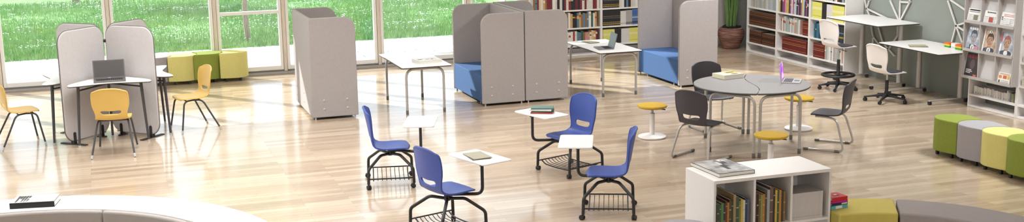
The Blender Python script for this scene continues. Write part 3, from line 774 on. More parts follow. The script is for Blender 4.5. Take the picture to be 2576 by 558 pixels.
ORD = ['first', 'second', 'third', 'fourth', 'fifth', 'sixth', 'seventh', 'eighth', 'ninth', 'tenth', 'eleventh', 'twelfth', 'thirteenth', 'fourteenth', 'fifteenth', 'sixteenth',
       'seventeenth', 'eighteenth', 'nineteenth', 'twentieth', 'twenty-first', 'twenty-second', 'twenty-third', 'twenty-fourth', 'twenty-fifth', 'twenty-sixth', 'twenty-seventh', 'twenty-eighth', 'twenty-ninth', 'thirtieth']
CN = {}
def upright(name, label, cat, loc, rz, t, d, h, cover, bands=(), group=None, lean=0, top=None):
    """standing book, spine toward local -Y, thickness along +X; one mesh: cover, page block, spine bands"""
    m = MB(); m.box(0, .0022, 0, d, 0, h); m.box(t-.0022, t, 0, d, 0, h)
    m.box(.0022, t-.0022, 0, .003, 0, h)
    m.mi = 1; m.box(.0022, t-.0022, .003, d-.003, .002, h-.004)
    mats = [colr(cover), top or paper]
    for z0, z1, hx in bands:
        m.mi = len(mats); mats.append(colr(hx)); m.box(t*.08, t*.92, -.0007, .0005, z0*h, z1*h)
    o = m.build(name, mats, smooth=False, loc=loc); o.rotation_euler = (0, lean, rz)
    return tag(o, label, cat, group)
def row(base, rz, z, length, kind, where, seq, depth=.2, jitter=.0):
    """seq: list of (count, colours, name word, thickness, height, bands, depth)"""
    x = 0; n = 0; dirv = Vector((math.cos(rz), math.sin(rz), 0)); inn = Vector((-math.sin(rz), math.cos(rz), 0)); rnd = random.Random(where)
    for cnt, cols, cname, kind_, th, hh, bands, vary in seq:
        for k in range(cnt):
            c, cw = cols[rnd.randrange(len(cols))] if vary else cols[k % len(cols)]
            t = th*(1+vary*(rnd.random()-.4)); h = hh*(1+vary*.5*(rnd.random()-.6))
            if x+t > length: return
            p = Vector(base)+dirv*x+inn*(jitter*rnd.random()); p.z = z
            bd = bands
            if vary and rnd.random() < .6: 
                a = rnd.uniform(.5, .75); bd = [(a, a+rnd.uniform(.06, .2), rnd.choice(['#E8E2D6', '#D9B44A', '#2A2A30', '#C9C4C0', '#B03A34']))]
            upright(kind_, '%s, %s from left, %s' % (cw+' '+kind_, ORD[min(n, 29)], where), kind_, p, rz, t-.0008, depth, h, c, bd, kind)
            x += t; n += 1

YEL = [('#E0DB74', 'pale yellow')]; BLK = [('#26262A', 'black')]; WHT = [('#D9D6D3', 'white')]
MIX = [('#7A2530', 'dark red'), ('#DAD4C8', 'cream'), ('#31465E', 'navy'), ('#E4E1DE', 'white'), ('#8C6B42', 'tan'), ('#9A2D2F', 'red'), ('#1F2226', 'black'), ('#5C7C96', 'slate blue'), ('#C9A06A', 'sand'), ('#2F5A4E', 'dark green'), ('#E2D9CA', 'pale cream'), ('#D8C0A4', 'beige'), ('#C9CCD0', 'pale grey')]
DK = [('#23262A', 'black'), ('#6E1E28', 'dark red'), ('#2A3A34', 'dark green'), ('#D8D4CE', 'white'), ('#8A1F2C', 'crimson'), ('#1E2730', 'navy')]
PST = [('#B9BCC2', 'pale grey'), ('#9AA5A0', 'grey-green'), ('#C7B391', 'sand'), ('#A7B0B8', 'pale blue'), ('#C9C3BB', 'cream')]
PNK = [('#D58AA8', 'pink'), ('#E6E2E0', 'white'), ('#202126', 'black'), ('#8C4A7C', 'purple'), ('#B8C4C8', 'pale blue'), ('#34343A', 'charcoal'), ('#A06A8E', 'mauve'), ('#C9B25A', 'mustard')]
MAG = [('#C9C8C6', 'pale grey'), ('#AEB4B4', 'grey'), ('#E2E0DE', 'white'), ('#9FAEA8', 'grey-green'), ('#B8988C', 'dusty pink')]
RED = [('#6A1B1E', 'dark red')]; BRN = [('#4E2C1B', 'brown leather')]
gold = [(.12, .14, '#C79B4A'), (.5, .53, '#C79B4A'), (.62, .64, '#C79B4A'), (.86, .88, '#C79B4A')]
brnb = [(.1, .13, '#9A6B3C'), (.3, .33, '#9A6B3C'), (.5, .62, '#2A1A14'), (.75, .78, '#9A6B3C'), (.9, .92, '#9A6B3C')]
blkb = [(.08, .14, '#B79A4A'), (.2, .24, '#B79A4A'), (.48, .52, '#5F6A66'), (.6, .62, '#B79A4A')]
yelb = [(.15, .17, '#8C8A3A'), (.55, .7, '#E9E6A8')]
slate = [(.1, .2, '#2F3338'), (.45, .5, '#D9D6D3'), (.62, .9, '#3E62A8')]

def bookcase(label, base, rz, width, depth, shelves, top, side=True, group='tall white bookcases'):
    """origin at the front left floor corner, x along the front, y into the case"""
    t = thing('bookcase', label, 'bookcase', base, rz, group); w = .024
    for x in (0, width-w): MB().box(x, x+w, 0, depth, 0, top).build('side_panel', shelf_white, t, bev=.0015)
    for z in shelves: MB().box(w, width-w, .004, depth-.004, z-.03, z).build('shelf', shelf_white, t, bev=.0015)
    MB().box(w, width-w, depth-.02, depth-.004, .03, .10).build('back_rail', shelf_white, t)
    MB().box(w, width-w, 0.0, depth, top-.03, top).build('top_panel', shelf_white, t, bev=.0015)
    return t
SH = [.032, .20, .548, .90, 1.25, 1.60]
# side bookcases (front at X=11.91, facing -X)
ys = [20.452, 19.352, 18.252]
nm = ['tall white bookcase holding brown leather volumes, farthest along the green wall', 'middle tall white bookcase with a long row of dark red volumes', 'tall white bookcase nearest the higher wall desk, with yellow journals']
for y, l in zip(ys, nm): bookcase(l, (11.905, y, 0), R(-90), 1.098, .365, SH, 1.98)
D = R(-90)
def sb(i, off): return (11.925, ys[i]-.024-off, 0)
G = 'volumes in the bookcases on the green wall'
row(sb(0, .06), D, .20, .98, G, 'lowest row of brown-volume bookcase', [(6, BRN, '', 'volume', .074, .24, brnb, 0)], .22)
row(sb(0, .53), D, .20, .50, G, 'lowest row of brown-volume bookcase, right block', [(6, BRN, '', 'volume', .074, .225, brnb, 0)], .22)
row(sb(0, .04), D, .548, 1.0, G, 'second row of brown-volume bookcase', [(14, BRN, '', 'volume', .070, .26, brnb, 0)], .22)
row(sb(0, .10), D, .90, .95, G, 'third row of brown-volume bookcase', [(22, PST, '', 'magazine', .042, .29, [], .5)], .22)
row(sb(1, .16), D, .20, .86, G, 'lowest row of middle bookcase', [(18, RED, '', 'volume', .048, .25, gold, 0)], .2)
row(sb(1, .10), D, .548, .70, G, 'second row of middle bookcase', [(18, MAG, '', 'magazine', .036, .27, [], .5)], .22)
row(sb(1, .84), D, .548, .2, G, 'second row of middle bookcase, right block', [(4, RED, '', 'volume', .048, .26, gold, 0)], .22)
row(sb(1, .03), D, .90, 1.0, G, 'third row of middle bookcase', [(24, PNK, '', 'book', .040, .31, [], .5)], .22)
row(sb(2, .10), D, .20, .34, G, 'lowest row of yellow-journal bookcase', [(7, RED, '', 'volume', .048, .26, gold, 0)], .2)
row(sb(2, .46), D, .20, .56, G, 'lowest row of yellow-journal case, right part', [(13, MAG, '', 'magazine', .042, .27, [], .4)], .22)
row(sb(2, .10), D, .548, .30, G, 'second row of yellow-journal bookcase', [(7, [('#23345E', 'navy'), ('#2F6E84', 'teal')], '', 'book', .04, .28, [], .3)], .22)
row(sb(2, .72), D, .548, .30, G, 'second row of yellow-journal case, right part', [(7, [('#26302E', 'black-green'), ('#1F2A44', 'navy'), ('#33383A', 'charcoal')], '', 'book', .042, .27, [(.3, .4, '#A8963C'), (.6, .66, '#5F8CA8')], 0)], .22)
row(sb(2, .03), D, .90, 1.02, G, 'third row of yellow-journal bookcase', [(8, YEL, '', 'journal', .038, .29, yelb, 0), (4, BLK, '', 'journal', .036, .29, [], 0), (5, WHT, '', 'journal', .036, .28, [], 0), (9, YEL, '', 'journal', .038, .28, yelb, 0)], .22)
row(sb(2, .30), D, 1.25, .74, G, 'top row of yellow-journal case', [(15, DK+PST, '', 'book', .045, .27, [], .3)], .22)
row(sb(1, .03), D, 1.25, 1.0, G, 'top row of middle bookcase', [(0, DK, '', 'book', .05, .27, [], .3)], .22)

# back bookcases (front at Y=21.30)
SH2 = [.032, .205, .556, .910, 1.26, 1.60]
bookcase('white bookcase with mixed-colour books on the back wall behind the laptop table', (8.14, 21.28, 0), 0, 1.0, .33, SH2, 1.98, group='white bookcases on the back wall')
bookcase('white bookcase on the back wall mostly hidden behind the back-to-back booths', (7.14, 21.28, 0), 0, .999, .33, SH2, 1.98, group='white bookcases on the back wall')
bookcase('white bookcase on the back wall with black sets and yellow journals', (9.14, 21.28, 0), 0, 1.0, .33, SH2, 1.98, group='white bookcases on the back wall')
G = 'books in the bookcases on the back wall'
row((8.33, 21.30, 0), 0, .205, .76, G, 'lower row of mixed-colour bookcase', [(20, MIX+[('#C98A8A', 'pink'), ('#D9B98A', 'peach')], '', 'book', .041, .27, [], .4)], .2)
row((8.33, 21.30, 0), 0, .556, .76, G, 'middle row of mixed-colour bookcase', [(20, MIX, '', 'book', .041, .285, [], .4)], .2)
row((8.17, 21.30, 0), 0, .910, .94, G, 'upper row of mixed-colour bookcase', [(26, DK+MIX[:2], '', 'book', .045, .30, [], .35)], .2)
row((7.45, 21.30, 0), 0, .910, .66, G, 'upper row of bookcase behind the booths', [(20, MIX, '', 'book', .040, .29, [], .4)], .2)
row((9.18, 21.30, 0), 0, .205, .93, G, 'lower row of black-set bookcase', [(7, YEL, '', 'journal', .036, .28, yelb, 0), (4, BLK, '', 'journal', .036, .28, [], 0), (5, WHT, '', 'journal', .036, .28, [], 0), (9, YEL, '', 'journal', .036, .285, yelb, 0)], .2)
row((9.18, 21.30, 0), 0, .556, .93, G, 'middle row of black-set bookcase', [(9, BLK, '', 'volume', .042, .31, blkb, 0), (3, WHT, '', 'volume', .04, .28, [(.1, .14, '#8C8A88')], 0), (3, [('#A9A6A4', 'grey')], '', 'volume', .045, .29, [(.05, .2, '#6E6C6A')], 0), (4, [('#50709E', 'blue')], '', 'volume', .046, .305, slate, 0)], .2)
row((9.18, 21.30, 0), 0, .910, .93, G, 'upper row of black-set bookcase', [(8, BLK, '', 'volume', .044, .30, blkb, 0), (12, MIX, '', 'book', .048, .29, [], .3)], .2)

# ------------------------------------------------------------------ front bookshelf unit
def front_shelf():
    x0, x1, y0, y1, h = 4.87, 6.065, 8.86, 9.40, .80
    t = thing('bookshelf_unit', 'low white open bookshelf unit with three bays at the bottom of the picture', 'bookshelf', (x0, y0, 0)); W = x1-x0; Dp = y1-y0; w = .022
    MB().box(0, W, 0, Dp, h-.03, h).build('top_panel', shelf_white, t, bev=.002)
    for x in (0, W-w): MB().box(x, x+w, 0.001, Dp-.001, 0, h-.03).build('side_panel', shelf_white, t, bev=.0015)
    for x in (.397, .775): MB().box(x, x+w, .003, Dp-.003, .0, h-.03).build('divider', shelf_white, t, bev=.0015)
    for a, b in ((w, .397), (.397+w, .775), (.775+w, W-w)):
        MB().box(a, b, .003, Dp-.003, .325, .347).build('shelf', shelf_white, t, bev=.0015); MB().box(a, b, .003, Dp-.003, .02, .042).build('shelf', shelf_white, t)
    MB().box(w+.06, .397, Dp-.02, Dp-.003, .347, h-.03).build('back_panel', shelf_white, t)
    MB().box(.397+w, .775, Dp-.02, Dp-.003, .347, h-.03).build('back_panel', shelf_white, t)
    MB().box(.775+w, W-w, Dp-.02, Dp-.003, .347, h-.03).build('back_panel', shelf_white, t)
    return x0, y0
fx, fy = front_shelf()
G = 'books in the low bookshelf unit'
FM = [('#3A3B40', 'charcoal'), ('#4A4A50', 'slate'), ('#48704A', 'green'), ('#6A3A34', 'maroon'), ('#C9973E', 'ochre'), ('#59503F', 'olive brown'), ('#2F4038', 'dark green'), ('#C8B86A', 'mustard'), ('#3C4A66', 'blue-grey'), ('#8A7A66', 'taupe')]
def frow(x, z, specs, where):
    for i, (t, h, c, cw, dep) in enumerate(specs):
        upright('book', '%s book, %s from left, %s' % (cw, ORD[i], where), 'book', (x, fy+.03, z), 0, t-.001, dep, h, c, [(.62, .66, '#B8AE8A'), (.3, .32, '#B8AE8A')] if i % 3 == 1 else [(.8, .83, '#A8A296')] if i % 3 == 2 else [], G); x += t
frow(fx+.028, .347, [(.022, .225, '#3C3B3E', 'charcoal', .22), (.022, .225, '#4A494C', 'slate', .22), (.02, .225, '#3F5A44', 'dark green', .22), (.022, .235, '#5D8A50', 'green', .22), (.02, .23, '#38383B', 'black', .22),
     (.018, .25, '#6B3E36', 'maroon', .22), (.018, .235, '#C3822F', 'orange', .22), (.022, .26, '#54493A', 'brown', .22), (.02, .245, '#3A4640', 'dark grey-green', .22), (.026, .30, '#A88D62', 'tan', .3), (.030, .28, '#3E5A4A', 'deep green', .3),
     (.02, .24, '#7E7A4A', 'olive', .22), (.022, .25, '#C9B54C', 'mustard', .22), (.02, .24, '#D9D4CB', 'cream', .22), (.022, .255, '#33405A', 'navy', .22), (.02, .245, '#5A5F70', 'blue-grey', .22)], 'the left bay of the bookshelf unit')
frow(fx+.424, .347, [(.022, .30, '#5A3B34', 'maroon', .22), (.02, .28, '#2F2B2A', 'black', .22), (.022, .28, '#7A5B3A', 'brown', .2), (.02, .27, '#8C9A5A', 'olive', .2), (.022, .275, '#B9803E', 'ochre', .2), (.022, .29, '#5C4A3A', 'umber', .2),
     (.028, .31, '#A8AEB2', 'pale grey', .34), (.034, .33, '#6E5652', 'plum', .34), (.02, .31, '#3A2E2C', 'black-brown', .24), (.022, .30, '#C9B54C', 'mustard', .24), (.02, .29, '#43553F', 'dark green', .24), (.022, .295, '#C28A3A', 'amber', .24), (.022, .285, '#4A3C33', 'dark brown', .24), (.02, .28, '#8A6A3C', 'bronze', .24)], 'the middle bay of the bookshelf unit')
x = fx+.812
for i in range(21):
    upright('journal', 'thin pale grey journal, %s from left, right bay of the bookshelf unit' % ORD[i], 'journal', (x, fy+.03, .347), 0, .0145, .27, .245, '#CFC9C7', [(.08, .12, '#BDB7B5')], 'pale journals in the bookshelf unit', top=colr('#A8A4A3')); x += .0152

# ------------------------------------------------------------------ wall desks on castors
def wall_desk(label, x0, x1, y0, y1, h, legs_y, grp='height-adjustable wall desks'):
    cx, cy = (x0+x1)/2, (y0+y1)/2
    t = thing('standing_desk', label, 'desk', (cx, cy, 0), 0, grp)
    top = MB().prism(rrect(x0-cx, x1-cx, y0-cy, y1-cy, .02, 3), h-.010, h).build('desktop', white, t, bev=.002)
    MB().prism(rrect(x0-cx+.001, x1-cx-.001, y0-cy+.001, y1-cy-.001, .02, 3), h-.024, h-.0102).build('edge', edge_dark, top)
    for yy in legs_y:
        y = yy-cy; px = .21
        MB().lathe([(.041, .075), (.041, h*.62), (.0375, h*.622), (.0375, h-.045)], 20, c=(px, y)).build('leg', silver, t)
        MB().box(x0-cx+.05, x1-cx-.05, y-.019, y+.019, .055, .073).build('foot_bar', silver, t, bev=.004)
        MB().box(x0-cx+.12, x1-cx-.12, y-.03, y+.03, h-.05, h-.0242).build('support_plate', dark_metal, t, bev=.003)
        for x in (x0-cx+.075, x1-cx-.085):
            castor(t, x, y, .03, random.uniform(0, 3), .06)
    MB().box(px-.04, px+.04, legs_y[0]-cy, legs_y[1]-cy, h-.075, h-.05).build('crossbar', silver, t)
    return t
wall_desk('higher white wall desk on castors beside the tall bookcase', 11.44, 12.235, 15.6, 17.03, 1.06, (15.83, 16.85))
wall_desk('lower white wall desk on castors beside the magazine rack', 11.43, 12.235, 14.12, 15.565, .805, (14.36, 15.33))
# striped card boxes on the lower wall desk
def striped_box(label, loc, cols, w, d):
    o = thing('toy_brick', label, 'toy brick', loc, R(-90), 'striped toy bricks on the lower wall desk'); z = 0
    for c, th in cols:
        MB().box(-w/2, w/2, -d/2, d/2, z, z+th).build('layer', colr(c), o, bev=.002); z += th
    return o
striped_box('orange, yellow and green toy brick farthest from the magazine rack', (12.05, 14.66, .805), [('#3C9A3E', .026), ('#E3C531', .02), ('#DF6A26', .026)], .12, .1)
striped_box('white and grey toy brick standing between the two striped ones on the wall desk', (12.06, 14.52, .805), [('#C9CDD0', .026), ('#E9E9E6', .05)], .12, .1)
striped_box('orange, yellow and green striped toy brick touching the magazine rack', (12.02, 14.37, .805), [('#3C9A3E', .026), ('#E3C531', .022), ('#DF6A26', .03)], .14, .1)

# ------------------------------------------------------------------ wall art
def wall_art(label, segs, y0, z0):
    m = MB()
    for (a, b, c, d) in segs:
        p, q = Vector((-.028, a-y0, b-z0)), Vector((-.028, c-y0, d-z0)); dr = (q-p).normalized(); p -= dr*.008; q += dr*.008
        n = Vector((0, -dr.z, dr.y))*.014; e = Vector((.010, 0, 0))
        v = [m.bm.verts.new(s_+k) for s_ in (p, q) for k in (n-e, n+e, -n+e, -n-e)]
        for f in ((0, 1, 2, 3), (7, 6, 5, 4), (0, 4, 5, 1), (1, 5, 6, 2), (2, 6, 7, 3), (3, 7, 4, 0)): m.face([v[i] for i in f])
        for s_ in (p, q): m.box(s_.x+.008, .0, s_.y-.006, s_.y+.006, s_.z-.006, s_.z+.006)
    t = thing('wall_art', label, 'wall art', (WX, y0, z0), 0, 'white geometric line art on the green wall')
    m.build('frame', mat('art_white', '#D9D5D0', .5, vary=.01), t, smooth=False, bev=.002)
segs = [(16.982, 1.306, 17.05, 1.155), (17.05, 1.155, 16.954, 1.03), (17.05, 1.155, 16.365, 1.02), (17.117, 1.30, 17.05, 1.155), (16.427, 1.355, 16.15, 1.02), (16.156, 1.379, 16.15, 1.02), (15.909, 1.37, 16.15, 1.02),
        (16.124, 1.351, 15.93, 1.36), (15.909, 1.37, 15.94, 1.50), (16.954, 1.03, 16.843, .694), (16.843, .694, 16.531, .50), (16.749, .95, 16.564, .63), (16.564, .63, 16.25, .45), (16.193, 1.0, 16.183, .791), (16.183, .791, 16.38, .56), (16.38, .56, 16.531, .50),
        (16.843, .694, 16.836, .55), (16.982, 1.306, 16.9, 1.7), (16.427, 1.355, 16.6, 1.75), (16.156, 1.379, 16.1, 1.8), (15.94, 1.5, 16.1, 1.8), (16.6, 1.75, 16.1, 1.8), (16.9, 1.7, 16.6, 1.75), (16.954, 1.03, 16.749, .95), (16.15, 1.02, 16.193, 1.0)]
wall_art('white geometric line artwork on the green wall above and behind the higher desk', segs, 16.5, 1.1)
segs = [(15.004, 1.481, 14.78, 1.11), (14.594, 1.365, 14.934, 1.487), (14.78, 1.11, 14.50, 1.20), (14.78, 1.11, 14.50, 1.02), (14.78, 1.11, 14.863, .83), (14.78, 1.11, 14.612, .85), (15.004, 1.481, 15.1, 1.75), (15.1, 1.75, 14.6, 1.8),
        (14.594, 1.365, 14.5, 1.2), (14.50, 1.2, 14.50, 1.02), (14.50, 1.02, 14.612, .86)]
wall_art('white geometric line artwork on the green wall beside the magazine rack', segs, 14.8, 1.1)

# ------------------------------------------------------------------ magazine rack
def rack():
    t = thing('magazine_rack', 'white shelving with a grey magazine display front at the right of the green wall', 'magazine rack', (11.955, 14.085, 0), R(-90)); W = .985; D_ = .315; w = .022
    for x in (0, W-w): MB().box(x, x+w, 0, D_, 0, 1.98).build('side_panel', shelf_white, t, bev=.0015)
    for z in (.03, .195, .46): MB().box(w, W-w, .003, D_-.003, z-.028, z).build('shelf', shelf_white, t, bev=.0015)
    MB().box(w, W-w, D_-.03, D_-.012, .20, .30).build('back_rail', shelf_white, t)
    MB().box(0, W, 0, D_, 1.98, 2.0).build('top_panel', shelf_white, t)
    gm_ = mat('display_grey', '#B5AFAC', .5, vary=.01); gp = mat('display_panel', '#C6C2C2', .45, vary=.01)
    # display box in front: x -.02..W, y -.11..-.004
    X0, X1 = -.035, W+.0; cols = [X0+(X1-X0)*k/3 for k in range(4)]; rows = [.455, .855, 1.268, 1.68]
    for x in cols: MB().box(x-.009, x+.009, -.11, -.006, rows[0]-.01, rows[3]).build('divider', gm_, t)
    for z in rows: MB().box(X0, X1, -.11, -.006, z-.012, z).build('ledge', gm_, t)
    for i in range(3): MB().box(X0+.009, X1-.009, -.118, -.112, rows[i]-.012, rows[i]+.03).build('lip', gm_, t)
    for i in range(3):
        for k in range(3):
            m = MB(); x0, x1 = cols[k]+.009, cols[k+1]-.009; z0, z1 = rows[i], rows[i+1]-.012
            m.prism([(-.09, z0), (-.078, z0), (-.008, z1), (-.016, z1)], x0, x1, Matrix(((0, 0, 1, 0), (1, 0, 0, 0), (0, 1, 0, 0), (0, 0, 0, 1)))); m.build('sloped_panel', gp, t, smooth=False)
    return t, cols, rows
rk, cols, rows = rack()
def periodical(kind, label, i, k, w, h, cover, marks, dx=0):
    # stands on the sloped panel of row i, column k
    z0, z1 = rows[i], rows[i+1]-.012; sl = math.atan2(.072, z1-z0)
    xc = (cols[k]+cols[k+1])/2+dx
    p = Vector((11.955, 14.085, 0)) + Vector((-.094-.0, -xc, z0+.001))
    o = thing(kind, label, kind, p, R(-90), 'periodicals in the magazine rack')
    M = Matrix.Rotation(-sl, 4, 'X')
    c = MB().box(-w/2, w/2, -.006, 0, 0, h, M).build('cover', colr(cover), o, smooth=False)
    for q, (a, b, zz0, zz1, hx, el) in enumerate(marks):
        y = -.0064-.0003*q
        if el:
            m = MB(); n = 22; M3 = M @ Matrix(((1, 0, 0, 0), (0, 0, 1, y), (0, 1, 0, 0), (0, 0, 0, 1)))
            m.prism([((a+b)/2*w+(b-a)/2*w*math.cos(6.283*s/n), (zz0+zz1)/2*h+(zz1-zz0)/2*h*math.sin(6.283*s/n)) for s in range(n)], -.0001, .0003, M3)
        else: m = MB().box(a*w, b*w, y, y+.0003, zz0*h, zz1*h, M)
        m.build('print', colr(hx), c, smooth=False)
def newsprint(seed, mast, pic, px_):
    rnd = random.Random(seed); mk = [(-.42, .42, .80, .93, mast, 0)] if mast else []
    mk += [(-.40, .40, .70, .73, '#9A9896', 0)]
    for r_ in range(5):
        for c_ in range(3):
            a = -.44+.3*c_; mk.append((a, a+.26, .06+.12*r_, .10+.12*r_, '#C4C2C0', 0))
    mk.append((px_, px_+.3, .2, .55, pic, 0)); return mk
nh = [(-.38, .38, .84, .94, '#26262A', 0), (-.44, -.3, .86, .90, '#26262A', 0), (.3, .44, .86, .90, '#26262A', 0), (-.4, .4, .74, .78, '#4A4A4C', 0)] + newsprint(1, None, '#7A7862', .0)[1:]
periodical('newspaper', 'white newspaper with a bold black masthead, top left of the magazine rack', 2, 0, .27, .20, '#E6E4E2', nh)
periodical('newspaper', 'white newspaper with a small red picture, top middle of the magazine rack', 2, 1, .27, .20, '#E6E4E2', [(-.30, -.22, .82, .93, '#333336', 0), (-.2, .34, .84, .91, '#4A4A4C', 0)]+newsprint(2, None, '#B04A44', -.1)[1:])
periodical('newspaper', 'white newspaper with red headline lines, top right of the magazine rack', 2, 2, .27, .21, '#E8E6E4', [(-.34, .4, .82, .86, '#C46A66', 0), (-.34, .4, .72, .76, '#C46A66', 0), (-.44, -.36, .45, .7, '#3C4458', 0)]+newsprint(3, None, '#D6D4D2', -.1)[1:])
def cover_face(bg, title, tc, skin, hair, suit, tie):
    mk = [(-.5, .5, 0, .98, bg, 0)]
    mk += [(-.42, .42, 0, .26, suit, 1), (-.13, .13, .16, .38, skin, 1), (-.14, .14, .04, .24, '#E6E4E4', 1), (-.03, .03, .0, .2, tie, 0), (-.25, .25, .42, .86, hair, 1), (-.21, .21, .30, .76, skin, 1), (-.21, .21, .70, .82, hair, 1),
           (-.14, -.05, .545, .575, '#4A3A34', 1), (.05, .14, .545, .575, '#4A3A34', 1), (-.03, .03, .44, .53, '#A87C66', 1), (-.08, .08, .375, .405, '#9A5F54', 1)]
    mk += [(-.40, -.26, .86, .96, tc, 0), (-.23, -.09, .86, .96, tc, 0), (-.06, .08, .86, .96, tc, 0), (.11, .25, .86, .96, tc, 0)] if title else []
    return mk
periodical('magazine', 'blue-grey magazine with white title letters, middle row left of the magazine rack', 1, 0, .27, .355, '#8A8E98', cover_face('backdrop', 1, '#F0F0F0', '#9A989E', 'suit', 'suit', '#555A66')+[(.16, .46, .02, .2, '#C48A98', 0), (-.45, -.2, .1, .3, '#9AA0AA', 0)])
periodical('magazine', 'white magazine showing a dark-haired person in a suit, centre of the magazine rack', 1, 1, .27, .345, '#D9D3CC', cover_face('warmdrop', 0, '', 'portrait', '#4A3A30', 'suit', '#5A6474')+[(-.12, .08, .84, .96, '#EDEBE8', 1), (-.05, .03, .87, .93, '#3A3A3C', 1), (-.5, -.4, 0, .98, '#E4E0DC', 0)])
periodical('magazine', 'pale blue magazine with the face of a red-haired person, middle row right of the rack', 1, 2, .27, .345, '#C9CDD4', cover_face('backdrop', 0, '', 'portrait', '#A0625A', 'suit', '#DADCE0')+[(-.48, -.38, .6, .9, '#C86A78', 0), (-.48, -.36, .2, .5, '#E9E9EC', 0)])
periodical('magazine', 'dark magazine with a red title and white text, bottom left of the magazine rack', 0, 0, .27, .36, '#3A3536', [(-.44, -.2, .80, .92, '#8A3A3C', 0), (-.16, .04, .80, .92, '#8A3A3C', 0), (.08, .42, .80, .92, '#7A3236', 0), (-.18, .2, .35, .75, '#5A4E4C', 1), (-.4, .0, .30, .335, '#D4D0CE', 0), (-.4, .08, .24, .275, '#D4D0CE', 0), (-.4, -.05, .18, .215, '#D4D0CE', 0), (.2, .45, .03, .15, '#C46A5A', 0)])
periodical('newspaper', 'small white leaflet with orange print, bottom right of the magazine rack', 0, 2, .24, .17, '#E6E2DC', [(-.4, .4, .82, .93, '#C9A88A', 0), (-.45, -.2, .50, .75, '#D98A4A', 0), (-.1, .2, .5, .78, '#C46A4A', 0), (.25, .45, .5, .78, '#D9B45A', 0), (-.42, -.3, .15, .35, '#5A4A44', 0), (-.2, .4, .3, .34, '#A8A4A0', 0), (-.2, .4, .18, .22, '#A8A4A0', 0)])
# small leaflets standing on the rack shelf
rl = random.Random(5)
for i in range(34):
    h = .105+.02*rl.random() if i < 26 else .12+.03*rl.random(); y = 14.02-i*.0262
    hx = rl.choice(['#D8D4D0', '#CBC6C2', '#E0DCD8']) if i < 28 else rl.choice(['#9C9A6A', '#8A6A5A', '#7E8A8A', '#C9C4BE'])
    upright('pamphlet', 'small pale pamphlet on the rack shelf, %s from the left' % (ORD+['thirty-first', 'thirty-second', 'thirty-third', 'thirty-fourth'])[i], 'pamphlet', (12.0+.015*rl.random(), y, .196), R(-90), .0255, .16, h, hx, [(.1, .3, '#A8A4A2')] if i % 2 else [], 'pamphlets on the rack shelf', top=colr('#55504E'))
# next unit right of the rack
t = bookcase('white shelving unit with cream storage boxes at the right picture edge', (11.955, 13.095, 0), R(-90), 1.0, .315, [.032, .20, .47, .80, 1.2], 1.98, group='white shelving beside the magazine rack')
for z, h, lb in ((.47, .13, 'cream storage box on the middle shelf at the right picture edge'), (.80, .12, 'cream storage box on the higher shelf at the right picture edge')):
    b = thing('storage_box', lb, 'box', (11.965, 12.90, z), R(-90), 'cream storage boxes')
    MB().box(-.13, .5, 0, .28, 0, h*.75).build('body', colr('#D9CEC0'), b, bev=.004); MB().box(-.134, .504, -.004, .284, h*.75, h).build('lid', colr('#E0D6CA'), b, bev=.004)

# ------------------------------------------------------------------ potted plant
def plant():
    t = thing('potted_plant', 'tall green spiky plant in a woven terracotta pot behind the blue booth', 'plant', (11.83, 20.93, 0))
    p = MB().lathe([(.13, 0), (.155, .012), (.215, .12), (.26, .25), (.268, .33), (.25, .39), (.22, .425), (.205, .43), (.2, .40)], 40).build('pot', pot_material(), t)
    s = MB().lathe([(.205, .395), (.16, .425), (0, .435)], 30).build('soil', soil, t)
    rnd = random.Random(3); m = MB()
    for _ in range(70):
        a = rnd.random()*6.28; r = rnd.random()**.5*.19; c = (r*math.cos(a), r*math.sin(a)); q = .012+.018*rnd.random()
        m.lathe([(0, .425), (q, .43), (q*.8, .43+q), (0, .43+q*1.3)], 7, c=c)
    m.build('mulch', soil, t)
    for k in range(16):
        a = rnd.random()*6.28; r = rnd.random()*.09; b = (r*math.cos(a), r*math.sin(a)); h = rnd.uniform(.8, 1.35); sp = rnd.uniform(.05, .30); ta = a+rnd.uniform(-.6, .6)
        m = MB(); V = []; fa = rnd.random()*3.14; n = 9
        for i in range(n+1):
            u = i/n; cx = b[0]+sp*u*u*math.cos(ta); cy = b[1]+sp*u*u*math.sin(ta); cz = .42+h*u; w = (.010+.016*math.sin(PI*min(1, u*1.15+.1)))*(1-u**4)
            d = Vector((math.cos(fa), math.sin(fa), 0))*w; e = Vector((-math.sin(fa), math.cos(fa), 0))*.007
            V.append([m.bm.verts.new(Vector((cx, cy, cz))+q) for q in (-d, e*.3-e, d, e*.3+e)])
        for A, B in zip(V, V[1:]):
            for q in range(4): m.face([A[q], A[(q+1) % 4], B[(q+1) % 4], B[q]])
        m.face(V[0][::-1]); m.face(V[-1]); m.build('leaf', leafm, t)
plant()

